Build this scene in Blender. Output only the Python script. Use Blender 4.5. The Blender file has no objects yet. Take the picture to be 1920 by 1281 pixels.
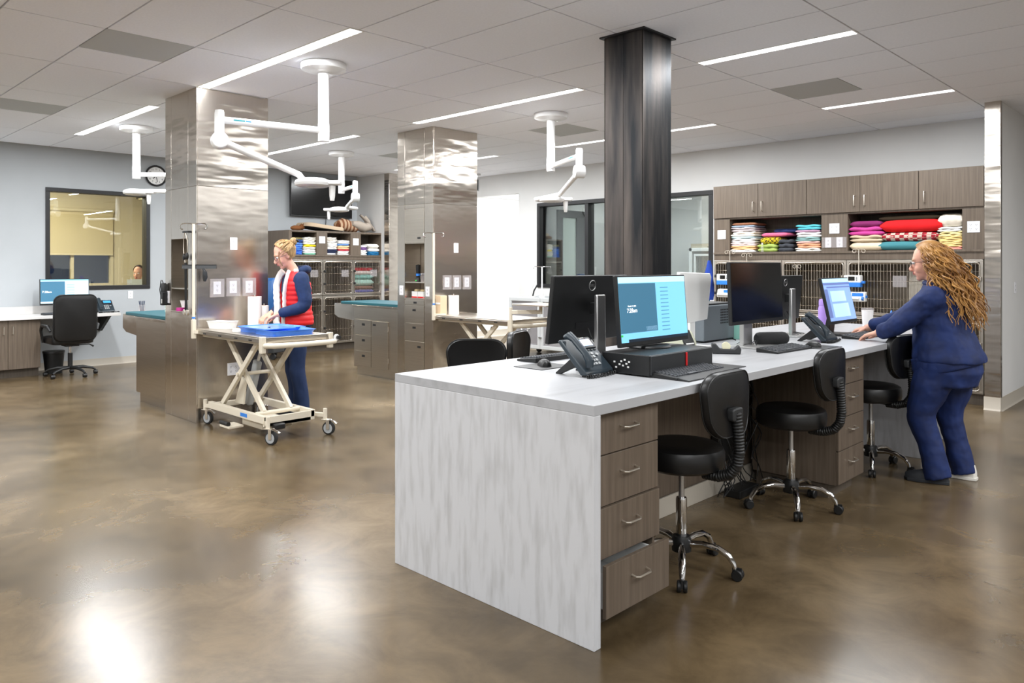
import bpy, bmesh, math, random
from mathutils import Vector, Matrix, noise
RN = random.Random(11)
scene = bpy.context.scene
col = scene.collection
PI = math.pi
# ---------------------------------------------------------------- camera
H_CAM, ZC = 1.4355, 3.0565
cd = bpy.data.cameras.new('camera'); cam = bpy.data.objects.new('camera', cd); col.objects.link(cam)
cam.location = (0, 0, H_CAM); cam.rotation_euler = (PI/2, 0, 0.7721)
cd.sensor_width = 36; cd.lens = 36*1423.75/1920; cd.shift_y = -(640.5-497.64)/1920; cd.clip_start = .02
scene.camera = cam
# ---------------------------------------------------------------- world and exposure
wd = bpy.data.worlds.new('world'); scene.world = wd; wd.use_nodes = True
wd.node_tree.nodes['Background'].inputs[0].default_value = (.8, .87, 1, 1)
wd.node_tree.nodes['Background'].inputs[1].default_value = .25
vs = scene.view_settings; vs.view_transform = 'Standard'; vs.look = 'None'; vs.gamma = 1; vs.use_curve_mapping = False
vs.exposure = EXPOSURE = 0.0
LIGHT = 138.0      # emission of the linear ceiling lights
scene.cycles.max_bounces = 8; scene.cycles.diffuse_bounces = 5; scene.cycles.glossy_bounces = 4; scene.cycles.caustics_reflective = True; scene.cycles.caustics_refractive = False; scene.cycles.sample_clamp_indirect = 12
# ---------------------------------------------------------------- materials
def lin(h, a=1):
    h = h.lstrip('#'); o = []
    for i in (0, 2, 4):
        c = int(h[i:i+2], 16)/255
        o.append(c/12.92 if c <= .04045 else ((c+.055)/1.055)**2.4)
    return (*o, a)
MATS = {}
def mat(name, c, rough=.5, metal=0, c2=None, sc=(5, 5, 5), detail=4, ramp=(.35, .65), bump=0, bsc=None, bdist=.01, emit=0, alpha=None, coat=0, spec=None, rvar=0, aniso=0, sheen=0):
    m = bpy.data.materials.new(name); m.use_nodes = True; nt = m.node_tree; b = nt.nodes['Principled BSDF']
    I = b.inputs; I['Base Color'].default_value = lin(c); I['Roughness'].default_value = rough; I['Metallic'].default_value = metal
    if spec is not None: I['Specular IOR Level'].default_value = spec
    if coat: I['Coat Weight'].default_value = coat; I['Coat Roughness'].default_value = .12
    if sheen: I['Sheen Weight'].default_value = sheen
    if aniso: I['Anisotropic'].default_value = aniso
    if emit: I['Emission Color'].default_value = lin(c); I['Emission Strength'].default_value = emit
    if emit: m.cycles.emission_sampling = 'NONE'
    if alpha is not None: I['Alpha'].default_value = alpha
    def noi(s, d=4):
        tc = nt.nodes.new('ShaderNodeTexCoord'); mp = nt.nodes.new('ShaderNodeMapping'); mp.inputs['Scale'].default_value = s
        n = nt.nodes.new('ShaderNodeTexNoise'); n.inputs['Scale'].default_value = 1; n.inputs['Detail'].default_value = d
        nt.links.new(tc.outputs['Object'], mp.inputs[0]); nt.links.new(mp.outputs[0], n.inputs['Vector']); return n
    if c2:
        n = noi(sc, detail); r = nt.nodes.new('ShaderNodeValToRGB')
        r.color_ramp.elements[0].position = ramp[0]; r.color_ramp.elements[1].position = ramp[1]
        r.color_ramp.elements[0].color = lin(c); r.color_ramp.elements[1].color = lin(c2)
        nt.links.new(n.outputs['Fac'], r.inputs[0]); nt.links.new(r.outputs[0], I['Base Color'])
        if rvar:
            mr = nt.nodes.new('ShaderNodeMapRange'); mr.inputs['To Min'].default_value = rough-rvar; mr.inputs['To Max'].default_value = rough+rvar
            nt.links.new(n.outputs['Fac'], mr.inputs[0]); nt.links.new(mr.outputs[0], I['Roughness'])
    if bump:
        n = noi(bsc or sc, 3); bp = nt.nodes.new('ShaderNodeBump'); bp.inputs['Strength'].default_value = bump; bp.inputs['Distance'].default_value = bdist
        nt.links.new(n.outputs['Fac'], bp.inputs['Height']); nt.links.new(bp.outputs[0], I['Normal'])
    MATS[name] = m
    return m
def glassmat(name, tint='#e8f2ee', refl=.12, rough=.0):
    m = bpy.data.materials.new(name); m.use_nodes = True; nt = m.node_tree; nt.nodes.remove(nt.nodes['Principled BSDF'])
    out = nt.nodes['Material Output']; t = nt.nodes.new('ShaderNodeBsdfTransparent'); t.inputs[0].default_value = lin(tint)
    g = nt.nodes.new('ShaderNodeBsdfGlossy'); g.inputs['Roughness'].default_value = rough
    fr = nt.nodes.new('ShaderNodeFresnel'); fr.inputs[0].default_value = 1.5
    ad = nt.nodes.new('ShaderNodeMath'); ad.operation = 'MULTIPLY_ADD'; ad.inputs[1].default_value = 1; ad.inputs[2].default_value = refl-.04
    mx = nt.nodes.new('ShaderNodeMixShader'); nt.links.new(fr.outputs[0], ad.inputs[0]); nt.links.new(ad.outputs[0], mx.inputs[0])
    nt.links.new(t.outputs[0], mx.inputs[1]); nt.links.new(g.outputs[0], mx.inputs[2]); nt.links.new(mx.outputs[0], out.inputs[0])
    MATS[name] = m
    return m
def floormat():
    m = mat('concrete', '#6c5a43', .3); nt = m.node_tree; b = nt.nodes['Principled BSDF']; L = nt.links.new
    tc = nt.nodes.new('ShaderNodeTexCoord')
    def noi(s, d, rough=.6, dist=0):
        n = nt.nodes.new('ShaderNodeTexNoise'); n.inputs['Scale'].default_value = s; n.inputs['Detail'].default_value = d
        n.inputs['Roughness'].default_value = rough; n.inputs['Distortion'].default_value = dist; L(tc.outputs['Object'], n.inputs['Vector']); return n
    a = noi(.7, 3, .5, .3); r = nt.nodes.new('ShaderNodeValToRGB'); e = r.color_ramp.elements
    e[0].position = .3; e[0].color = lin('#4a3e2c'); e[1].position = .72; e[1].color = lin('#7a6a53')
    k = e.new(.5); k.color = lin('#5f503a')
    L(a.outputs[0], r.inputs[0])
    f = noi(3.2, 9, .68, .6); mx = nt.nodes.new('ShaderNodeMix'); mx.data_type = 'RGBA'; mx.blend_type = 'MULTIPLY'
    r2 = nt.nodes.new('ShaderNodeValToRGB'); r2.color_ramp.elements[0].position = .36; r2.color_ramp.elements[0].color = (.62, .6, .57, 1); r2.color_ramp.elements[1].position = .66; r2.color_ramp.elements[1].color = (1.2, 1.19, 1.17, 1)
    L(f.outputs[0], r2.inputs[0]); mx.inputs[0].default_value = .8; L(r.outputs[0], mx.inputs[6]); L(r2.outputs[0], mx.inputs[7]); L(mx.outputs[2], b.inputs['Base Color'])
    g = noi(1.6, 2); mr = nt.nodes.new('ShaderNodeMapRange'); mr.inputs['To Min'].default_value = .215; mr.inputs['To Max'].default_value = .262
    L(g.outputs[0], mr.inputs[0]); L(mr.outputs[0], b.inputs['Roughness']); b.inputs['Specular IOR Level'].default_value = .5
    return m
floormat()
mat('tile', '#f5f7fd', .9, c2='#f1f3f9', sc=(60, 60, 60), bump=.05, bsc=(250, 250, 250))
mat('grid', '#a39d99', .8)
mat('wallwhite', '#dcdcdb', .85, c2='#d8d8d7', sc=(2, 2, 2))
mat('wallblue', '#b6bbbf', .85, c2='#b2b7bb', sc=(2, 2, 2))
mat('wallcream', '#d9cdb2', .85)
mat('base', '#b6aea1', .6)
mat('steel', '#d3cbc1', .24, 1, c2='#cdc5bb', sc=(90, 90, 1.5), bump=.25, bsc=(1.3, 1.3, 3.2), bdist=.03, rvar=.04, aniso=.3)
mat('steelwavy', '#cbc3b9', .2, 1, c2='#c7bfb5', sc=(90, 90, 1.5), bump=.55, bsc=(.9, .9, 3.6), bdist=.045, aniso=.2)
mat('steelflat', '#cbc3b8', .3, 1, c2='#c4bcb1', sc=(2, 2, 100), bump=.1, bsc=(2, 2, 2), bdist=.02, aniso=.4)
mat('cagesteel', '#bab3a9', .32, 1)
mat('cageshell', '#867b6d', .5, .3)
mat('wire', '#cfc8be', .25, 1)
mat('chrome', '#d9d9d9', .08, 1)
mat('nickel', '#e0d9cd', .36, 1)
mat('keycap', '#3d4045', .5)
mat('alu', '#c4c4c4', .35, .9)
mat('pillar', '#2a2c2f', .42, .75, c2='#6a625d', sc=(9, 9, .9), detail=8, ramp=(.38, .72), bump=.05, bsc=(30, 30, 30), rvar=.1)
mat('wood', '#574b3f', .5, c2='#6b5e51', sc=(55, 55, 2.2), detail=6, ramp=(.3, .7))
mat('woodin', '#4e453b', .6, c2='#5a5045', sc=(55, 55, 2.2), detail=6)
mat('counter', '#c6c7ca', .4, c2='#a9a9aa', sc=(26, 26, 4.5), detail=10, ramp=(.46, .82), bump=.02, bsc=(60, 60, 60))
mat('countertop', '#aaabae', .38, c2='#8f8f91', sc=(11, 1.2, 8), detail=9, ramp=(.5, .8))
mat('marble', '#dcdad8', .35, c2='#b5b1ad', sc=(5, 1.5, 5), detail=7, ramp=(.5, .8))
mat('frameblack', '#1b1b1d', .45)
mat('vinyl', '#0d0d0e', .38, bump=.12, bsc=(60, 60, 60), bdist=.002)
mat('plastic', '#141516', .45)
mat('plasticdk', '#26282a', .5)
mat('phonegrey', '#27323a', .38)
mat('rubber', '#1a1a1a', .7)
mat('wheelgrey', '#9fa2a4', .5)
mat('paintwhite', '#eeeeee', .28, coat=.3)
mat('beige', '#d8cfbd', .4)
mat('whiteplastic', '#ececea', .45)
mat('outlet', '#e9e9ee', .4)
mat('slot', '#3c3c40', .6)
mat('paper', '#efeeec', .9)
mat('greyplastic', '#7d848a', .5)
mat('printergrey', '#6d757b', .5)
mat('teal', '#0f5560', .45)
mat('tealbright', '#16808a', .5)
mat('bluetray', '#4a86ea', .3, coat=.2)
mat('blueplastic', '#2c7cd6', .4)
mat('red', '#d8151a', .6)
mat('redlight', '#ff2020', .4, emit=1.5)
mat('navy', '#11254a', .85, c2='#162c54', sc=(30, 30, 30))
mat('scrub', '#071b48', .75, c2='#0a255c', sc=(12, 12, 12))
mat('scrubdark', '#10264c', .85)
mat('fleece', '#e9e3dc', .95, bump=.3, bsc=(220, 220, 220), bdist=.004)
mat('skin', '#e0ab94', .55, c2='#d79c86', sc=(9, 9, 9))
mat('lips', '#b4545a', .45)
mat('hairblond', '#86663f', .5, c2='#b8986a', sc=(60, 60, 8), ramp=(.35, .65))
mat('haircurl', '#6e4420', .5, c2='#c08f4e', sc=(10, 10, 14), ramp=(.3, .7))
mat('hairdark', '#2c211c', .6)
mat('eyewhite', '#e8e4e0', .3)
mat('iris', '#3a4a58', .2)
mat('shoedark', '#24272c', .7)
mat('shoesole', '#dcd8d0', .6)
mat('cupwhite', '#f2f0ee', .35)
mat('purple', '#a889d8', .4)
mat('screenblue', '#7cc4e4', .3, emit=.75)
mat('screenpanel', '#3f6f8a', .3, emit=.6)
mat('screenpale', '#b9dcec', .3, emit=.8)
mat('screenrow', '#5f9fbe', .3, emit=.5)
mat('screenweb', '#8fb0e8', .3, emit=.7)
mat('screenweb2', '#6d7fb8', .3, emit=.6)
mat('screenbar', '#1d2b3a', .3, emit=.3)
mat('textwhite', '#ffffff', .3, emit=1.0)
mat('green', '#35c04a', .4, emit=.6)
mat('lcd', '#3f8fd8', .2, emit=.8)
mat('lcddim', '#1d4a78', .2, emit=.35)
mat('screenoff', '#0b0c0d', .16)
mat('lightlens', '#ffffff', .4, emit=3)
mat('warmlens', '#ffdf9a', .4, emit=4)
mat('lightframe', '#f1f0ee', .5)
mat('vent', '#b9bbba', .7)
mat('cardboard', '#c49a6c', .8)
mat('amber', '#d8b25a', .6)
glassmat('glass', '#f1f6f3', .1)
glassmat('clear', '#f3f5f6', .08)
mat('clearplastic', '#d8d2d4', .2, alpha=.2)
mat('nightblue', '#6b92e8', .5)
def M(n): return MATS[n]
def cmat(hexc, rough=.9, fuzzy=True):
    k = 'cloth_'+hexc.lstrip('#')
    if k not in MATS: mat(k, hexc, rough, bump=.25 if fuzzy else 0, bsc=(120, 120, 120), bdist=.004)
    return MATS[k]
# ---------------------------------------------------------------- mesh builder
class MB:
    def __init__(s): s.v = []; s.f = []; s.M = None
    def add(s, vs, fs):
        o = len(s.v)
        s.v += [tuple(s.M @ Vector(v)) for v in vs] if s.M else [tuple(v) for v in vs]
        s.f += [tuple(i+o for i in f) for f in fs]; return s
    def box(s, x0, x1, y0, y1, z0, z1):
        if x0 > x1: x0, x1 = x1, x0
        if y0 > y1: y0, y1 = y1, y0
        if z0 > z1: z0, z1 = z1, z0
        return s.add([(x0, y0, z0), (x1, y0, z0), (x1, y1, z0), (x0, y1, z0), (x0, y0, z1), (x1, y0, z1), (x1, y1, z1), (x0, y1, z1)],
                     [(0, 3, 2, 1), (4, 5, 6, 7), (0, 1, 5, 4), (1, 2, 6, 5), (2, 3, 7, 6), (3, 0, 4, 7)])
    def loft(s, rings, cap=True, closed=False):
        n = len(rings[0]); vs = [p for r in rings for p in r]; fs = []
        m = len(rings)
        for i in range(m if closed else m-1):
            j = (i+1) % m
            for k in range(n):
                fs.append((i*n+k, i*n+(k+1) % n, j*n+(k+1) % n, j*n+k))
        if cap and not closed: fs += [tuple(range(n-1, -1, -1)), tuple((m-1)*n+k for k in range(n))]
        return s.add(vs, fs)
    def tube(s, pts, r, n=8, cap=True, closed=False):
        P = [Vector(p) for p in pts]; rs = r if isinstance(r, (list, tuple)) else [r]*len(P)
        rings = []; up = None
        for i, p in enumerate(P):
            a = P[i-1] if (i > 0 or closed) else P[0]; b = P[(i+1) % len(P)] if (i < len(P)-1 or closed) else P[-1]
            t = (b-a).normalized() if (b-a).length > 1e-9 else Vector((0, 0, 1))
            if up is None: up = Vector((0, 0, 1)) if abs(t.z) < .9 else Vector((1, 0, 0))
            u = (up - t*up.dot(t))
            if u.length < 1e-6: u = t.orthogonal()
            u.normalize(); w = t.cross(u); up = u
            q = rs[i]; ru, rw = (q if isinstance(q, (list, tuple)) else (q, q))
            rings.append([p+u*(ru*math.cos(2*PI*k/n))+w*(rw*math.sin(2*PI*k/n)) for k in range(n)])
        return s.loft(rings, cap, closed)
    def cyl(s, p0, p1, r0, r1=None, n=14): return s.tube([p0, p1], [r0, r0 if r1 is None else r1], n)
    def lathe(s, prof, c=(0, 0, 0), n=18, axis='z'):
        rings = []
        for r, z in prof:
            ring = []
            for k in range(n):
                a = 2*PI*k/n; x, y = r*math.cos(a), r*math.sin(a)
                p = (x, y, z) if axis == 'z' else (z, x, y) if axis == 'x' else (y, z, x)
                ring.append((c[0]+p[0], c[1]+p[1], c[2]+p[2]))
            rings.append(ring)
        return s.loft(rings)
    def ell(s, c, r, n=12, m=8):
        if not isinstance(r, (list, tuple)): r = (r, r, r)
        rings = []
        for i in range(m+1):
            t = -PI/2+PI*i/m; cz = max(math.cos(t), .02)
            rings.append([(c[0]+r[0]*cz*math.cos(2*PI*k/n), c[1]+r[1]*cz*math.sin(2*PI*k/n), c[2]+r[2]*math.sin(t)) for k in range(n)])
        return s.loft(rings)
    def prism(s, poly, axis, a, b):
        def P(u, v, w): return (w, u, v) if axis == 'x' else (u, w, v) if axis == 'y' else (u, v, w)
        return s.loft([[P(u, v, a) for u, v in poly], [P(u, v, b) for u, v in poly]])
    def frame(s, axis, a0, a1, b0, b1, w, c0, c1):
        # rectangular frame in the plane normal to axis; a,b in-plane extents, w bar width, c thickness
        for (p0, p1, q0, q1) in ((a0, a1, b0, b0+w), (a0, a1, b1-w, b1), (a0, a0+w, b0+w, b1-w), (a1-w, a1, b0+w, b1-w)):
            if axis == 'x': s.box(c0, c1, p0, p1, q0, q1)
            elif axis == 'y': s.box(p0, p1, c0, c1, q0, q1)
            else: s.box(p0, p1, q0, q1, c0, c1)
        return s
    def mesh(s, name, smooth=True, ang=35):
        me = bpy.data.meshes.new(name); me.from_pydata(s.v, [], s.f); me.validate()
        bm = bmesh.new(); bm.from_mesh(me); bmesh.ops.recalc_face_normals(bm, faces=bm.faces[:]); bm.to_mesh(me); bm.free()
        if smooth:
            me.shade_smooth(); me.set_sharp_from_angle(angle=math.radians(ang))
        return me
    def build(s, name, m, parent=None, smooth=True, bev=0, seg=2, ang=35, kind=None):
        me = s.mesh(name, smooth, ang); me.materials.append(M(m) if isinstance(m, str) else m)
        o = bpy.data.objects.new(name, me); col.objects.link(o)
        if parent: o.parent = parent
        if bev:
            md = o.modifiers.new('bevel', 'BEVEL'); md.width = bev; md.segments = seg; md.limit_method = 'ANGLE'
        if kind: o['kind'] = kind
        return o
def B(*a): return MB().box(*a)
def tag(o, label, cat, group=None):
    o['label'] = label; o['category'] = cat
    if group: o['group'] = group
    return o
def thing(name, label, cat, loc=(0, 0, 0), rz=0, group=None):
    o = bpy.data.objects.new(name, None); col.objects.link(o); o.empty_display_size = .05
    o.location = loc; o.rotation_euler = (0, 0, rz); return tag(o, label, cat, group)
def struct(name, mb, m, **k):
    o = mb.build(name, m, **k); o['kind'] = 'structure'; return o
def copy_tree(o, parent=None, label=None, loc=None, rz=None):
    c = o.copy(); col.objects.link(c); c.parent = parent
    if label: c['label'] = label
    if loc is not None: c.location = loc
    if rz is not None: c.rotation_euler = (0, 0, rz)
    for ch in [x for x in bpy.data.objects if x.parent == o]: copy_tree(ch, c)
    return c
def text(body, size, m, parent, loc, rot, name='lettering', depth=.0004, align='CENTER'):
    cu = bpy.data.curves.new('t', 'FONT'); cu.body = body; cu.size = size; cu.extrude = depth; cu.align_x = align; cu.align_y = 'CENTER'; cu.resolution_u = 3
    t = bpy.data.objects.new('t', cu); me = bpy.data.meshes.new_from_object(t); bpy.data.objects.remove(t); bpy.data.curves.remove(cu)
    me.materials.clear(); me.materials.append(M(m)); me.name = name
    o = bpy.data.objects.new(name, me); col.objects.link(o); o.parent = parent; o.location = loc; o.rotation_euler = rot
    return o
def arc(c, r, a0, a1, n, f):   # n+1 points; f maps (u,v) to 3D
    return [f(c[0]+r*math.cos(a0+(a1-a0)*i/n), c[1]+r*math.sin(a0+(a1-a0)*i/n)) for i in range(n+1)]
def rrect(a0, a1, b0, b1, r, n=4):
    out = []
    for cx, cy, s0 in ((a1-r, b1-r, 0), (a0+r, b1-r, PI/2), (a0+r, b0+r, PI), (a1-r, b0+r, 3*PI/2)):
        out += [(cx+r*math.cos(s0+PI/2*i/n), cy+r*math.sin(s0+PI/2*i/n)) for i in range(n+1)]
    return out
def outlet(parent, axis, pos, gang=2, name='outlet_plate', cover=False):
    # wall plate with sockets; axis: the outward normal ('x+','y-')
    w = .07 if gang == 1 else .115
    mb, sb = MB(), MB()
    def put(mbb, u0, u1, z0, z1, t0, t1):
        if axis == 'x+': mbb.box(pos[0]+t0, pos[0]+t1, pos[1]+u0, pos[1]+u1, pos[2]+z0, pos[2]+z1)
        else: mbb.box(pos[0]+u0, pos[0]+u1, pos[1]-t1, pos[1]-t0, pos[2]+z0, pos[2]+z1)
    put(mb, -w/2, w/2, -.058, .058, 0, .006)
    for g in ([0] if gang == 1 else [-.026, .026]):
        for z in (-.022, .022):
            for du in (-.006, .006): put(sb, g+du-.0015, g+du+.0015, z-.002, z+.008, .006, .0068)
            put(sb, g-.003, g+.003, z-.011, z-.006, .006, .0068)
    p = mb.build(name, 'outlet', parent, smooth=False, bev=.002)
    sb.build('socket_slots', 'slot', p, smooth=False)
    if cover:
        cb = MB(); put(cb, -.068, .068, -.085, .085, .006, .009); cb.build('clear_cover', 'clearplastic', p, smooth=False)
    return p

def lamp_light(parent, loc, sx, sy, power, color=(.965, .985, 1)):
    # the light given off by a ceiling fixture's lens
    l = bpy.data.lights.new('lens_light', 'AREA'); l.shape = 'RECTANGLE'; l.size = sx; l.size_y = sy; l.energy = power; l.color = color
    o = bpy.data.objects.new('lens_light', l); col.objects.link(o); o.parent = parent; o.location = loc
    return o
# ================================================================ the shell
XL, YB = -11.85, 9.57
struct('floor', B(-16.5, 5.2, -5.2, 14.2, -.1, 0), 'concrete', smooth=False)
ceil = struct('ceiling', B(-16.5, 5.2, -5.2, 14.2, 3.07, 3.2), 'grid', smooth=False)
GX, GY, TX, TY = -3.1799, 5.4462, 1.2192, .6096
vent_pos = [(-6.2186, 1.789), (-9.266, 1.789), (-3.18, 6.666), (-6.2186, 6.666), (-9.266, 6.666)]
def tile_mesh(w, d, nm):
    return MB().box(.006, w-.006, .006, d-.006, 0, .016).mesh(nm, False)
tm = tile_mesh(TX, TY, 'ceiling_tile'); tm.materials.append(M('tile'))
hm = tile_mesh(TX/2, TY, 'ceiling_tile_half'); hm.materials.append(M('tile'))
vm = MB().box(.004, TX/2-.004, .004, TY-.004, 0, .014).mesh('vent_panel', False); vm.materials.append(M('vent'))
def put_tile(me, x, y, nm='ceiling_tile', z=ZC):
    o = bpy.data.objects.new(nm, me); col.objects.link(o); o.parent = ceil; o.location = (x, y, z)
for i in range(-7, 5):
    for j in range(-16, 14):
        x, y = GX+i*TX, GY+j*TY
        if x > 3.0 or y < -4.2 or (y+TY > YB+.45 and i < 1): continue
        if x+TX < XL+.1: continue
        v = [p for p in vent_pos if abs(p[1]-y) < .1 and x-.1 < p[0] < x+TX-.1]
        if v:
            left = abs(v[0][0]-x) < .2
            put_tile(vm, x if left else x+TX/2, y, 'vent_panel', ZC+.001)
            put_tile(hm, x+TX/2 if left else x, y)
        else: put_tile(tm, x, y)
# linear lights
def strip(x0, x1, y, lab):
    t = thing('linear_ceiling_light', lab, 'ceiling light', (x0, y, ZC), 0, 'linear lights in the ceiling')
    MB().frame('z', .0, x1-x0, -.075, .045, .011, -.004, .012).build('frame', 'lightframe', t, smooth=False)
    MB().box(.011, x1-x0-.011, -.064, .034, -.001, .006).build('diffuser', 'lightlens', t, smooth=False)
    lamp_light(t, ((x1-x0)/2, -.015, -.003), x1-x0-.03, .09, LIGHT*PI*(x1-x0)*.09)
WHERE = {(-10.42, 3.008): 'long white light strip above the left steel table, by the grey wall', (-6.84, 3.008): 'long white light strip ending at the front steel column top',
 (-10.42, 5.446): 'long white light strip seen right of the front steel column, behind a lamp pole', (-6.84, 5.446): 'long white light strip just in front of the second steel column top',
 (-10.42, 7.885): 'far light strip peeping out behind the second steel column', (-6.84, 7.885): 'far light strip crossing behind the dark pillar',
 (-3.18, 5.446): 'short light strip nearest the camera right of the dark pillar', (-3.18, 7.885): 'short light strip nearest the wall cabinets'}
for y in (-1.87, .57, 3.008, 5.446, 7.885):
    for x0, x1 in ((-10.42, -7.98), (-6.84, -4.40), (-3.18, -1.96), (.48, 2.9)):
        strip(x0, x1, y, WHERE.get((x0, y), 'light strip in the ceiling outside the picture'))
# walls
struct('wall_left', B(XL-.15, XL, -5, 2.996, 0, 3.07).box(XL-.15, XL, 4.375, 8.2, 0, 3.07).box(XL-.15, XL, 2.996, 4.375, 0, 1.088).box(XL-.15, XL, 2.996, 4.375, 2.51, 3.07), 'wallblue', smooth=False)
struct('wall_stub', B(XL, -10.98, 8.06, 8.24, 0, 3.07).box(-11.12, -10.98, 8.24, 14, 0, 3.07), 'wallwhite', smooth=False)
struct('trim_1', B(-11.0, -10.86, 8.055, 8.245, .1, 3.06), 'steelwavy', bev=.003)
wb = struct('wall_back', B(-9.15, -8.71, YB, YB+.14, 0, 3.07).box(-8.71, -5.394, YB, YB+.14, 0, 1.06).box(-8.71, -5.394, YB, YB+.14, 2.49, 3.07).box(-5.394, -1.86, YB, YB+.14, 0, 3.07)
    .box(-10.98, -9.15, YB, YB+.14, 2.69, 3.07), 'wallwhite', smooth=False)
struct('wall_corridor', B(-9.29, -9.15, YB+.14, 14, 0, 3.07).box(-11, -9.2, 13.8, 13.95, 0, 3.07), 'wallwhite', smooth=False)
struct('ceiling_corridor', B(-10.98, -9.15, YB+.14, 14, 2.8, 2.9), 'wallwhite', smooth=False)
struct('wall_right', B(-1.9, -1.77, 8.72, 14, 0, 3.07), 'wallwhite', smooth=False)
struct('trim_2', B(-1.905, -1.765, 8.70, 8.76, .1, 3.06), 'steelwavy', bev=.003)
outlet(bpy.data.objects['wall_right'], 'x+', (-1.77, 9.35, 1.2), 1, 'light_switch')
struct('wall_front', B(-12, 5, -5.1, -5, 0, 3.07), 'wallwhite', smooth=False)
struct('wall_side', B(5, 5.1, -5, 14, 0, 3.07).box(-1.6, 5, 13.9, 14, 0, 3.07), 'wallwhite', smooth=False)
def baseboard(nm, p0, p1, n, h=.1):
    # p0->p1 along the wall, n outward normal
    p0, p1, n = Vector((*p0, 0)), Vector((*p1, 0)), Vector((*n, 0))
    prof = [(0, 0), (.022, 0), (.012, .008), (.006, .02), (.005, h), (0, h)]
    r = [[q+n*a+Vector((0, 0, b)) for a, b in prof] for q in (p0, p1)]
    return struct(nm, MB().loft(r), 'base')
baseboard('baseboard_left', (XL, 2.85), (XL, 6.2), (1, 0))
baseboard('baseboard_right', (-1.77, 8.70), (-1.77, 13.8), (1, 0), .13)
baseboard('baseboard_right_end', (-1.91, 8.70), (-1.765, 8.70), (0, -1), .13)
baseboard('baseboard_corridor', (-10.98, 8.25), (-10.98, 13.8), (1, 0), .13)
baseboard('baseboard_back', (-9.15, YB), (-5.1, YB), (0, -1))
# corridor lamp
t = thing('corridor_light', 'recessed light in the corridor ceiling behind the second steel column', 'ceiling light', (-10.1, 10.9, 2.8))
MB().frame('z', -.3, .3, -.6, .6, .03, -.01, .01).build('frame', 'lightframe', t, smooth=False)
MB().box(-.27, .27, -.57, .57, -.004, .004).build('diffuser', 'lightlens', t, smooth=False)
lamp_light(t, (0, 0, -.006), .5, 1.1, 150)
t = thing('exit_sign', 'small ceiling-hung sign bracket over the bright corridor opening', 'sign', (-9.85, 9.2, ZC))
MB().box(-.09, .09, -.03, .03, -.03, 0).build('mount', 'alu', t, smooth=False, bev=.003)
MB().cyl((0, 0, -.03), (0, 0, -.1), .008).build('stem', 'alu', t)
MB().frame('x', -.07, .07, -.3, -.09, .012, -.006, .006).build('holder', 'alu', t, smooth=False)
MB().box(-.003, .003, -.058, .058, -.288, -.102).build('pane', 'clear', t, smooth=False)
# ---------------------------------------------------------------- window in the left wall, room behind it
w1 = struct('window_1', MB().frame('x', 2.996, 4.375, 1.088, 2.51, .055, XL-.16, XL+.015), 'frameblack', smooth=False, bev=.003)
MB().box(XL-.07, XL-.062, 3.05, 4.32, 1.14, 2.46).build('pane', 'glass', w1, smooth=False)
struct('wall_office', B(-15.6, -15.5, 1.0, 3.68, 0, 3.07).box(-15.6, -15.5, 5.05, 6.8, 0, 3.07).box(-15.6, -15.5, 3.68, 5.05, 0, 1.05).box(-15.6, -15.5, 3.68, 5.05, 2.42, 3.07)
       .box(-15.5, XL-.15, 6.7, 6.8, 0, 3.07).box(-15.5, XL-.15, 1, 1.1, 0, 3.07), 'wallcream', smooth=False)
w = struct('window_4', MB().frame('x', 3.68, 5.05, 1.05, 2.42, .05, -15.6, -15.48).box(-15.57, -15.5, 4.33, 4.38, 1.1, 2.4), 'wallcream', smooth=False)
MB().box(-15.575, -15.57, 3.72, 5.0, 1.1, 2.38).build('pane', 'glass', w, smooth=False)
t = thing('roller_shade', 'cream roller shade pulled halfway down over the office window', 'roller shade', (-15.46, 4.365, 2.45))
MB().cyl((0, -.68, 0), (0, .68, 0), .035).build('roller', 'wallcream', t)
MB().box(-.002, .002, -.67, .67, -.8, 0).build('fabric', cmat('#d3c4a2', fuzzy=False), t, smooth=False)
MB().box(-.01, .01, -.67, .67, -.83, -.8).build('hem_bar', 'wallcream', t, smooth=False, bev=.003)
struct('night_backdrop', B(-18.1, -18, 1, 8, 0, 3.5), 'nightblue', smooth=False)
def pendant(x, y, lab):
    t = thing('pendant_lamp', lab, 'pendant lamp', (x, y, 3.07), 0, 'black drum lamps behind the wall window')
    MB().cyl((0, 0, -.12), (0, 0, 0), .02).build('stem', 'frameblack', t)
    MB().lathe([(.05, -.1), (.16, -.11), (.16, -.42), (.15, -.42), (.15, -.2)], n=24).build('shade', 'frameblack', t)
    MB().lathe([(.001, -.405), (.148, -.41), (.148, -.40), (.001, -.395)], n=24).build('diffuser', 'warmlens', t)
pendant(-12.9, 3.38, 'black drum lamp behind the top left corner of the wall window')
pendant(-14.6, 5.32, 'black drum lamp behind the top right corner of the wall window')
t = thing('office_light', 'warm ceiling light panel inside the cream office', 'ceiling light', (-13.6, 3.4, 3.06))
MB().frame('z', -.6, .6, -.3, .3, .02, -.01, .005).build('frame', 'lightframe', t, smooth=False)
MB().box(-.58, .58, -.28, .28, -.004, .004).build('diffuser', 'warmlens', t, smooth=False)
lamp_light(t, (0, 0, -.006), 1.1, .5, 170, (1, .9, .72))
t = thing('wall_clock', 'round black-rimmed wall clock half hidden by the front steel column', 'clock', (XL, 4.46, 2.785))
MB().lathe([(.115, 0), (.155, 0), (.16, .02), (.15, .035), (.135, .03), (.13, .012)], axis='x', n=32).build('rim', 'frameblack', t)
MB().lathe([(.001, .004), (.134, .004), (.134, .0145), (.001, .0145)], axis='x', n=32).build('dial', 'whiteplastic', t)
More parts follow.
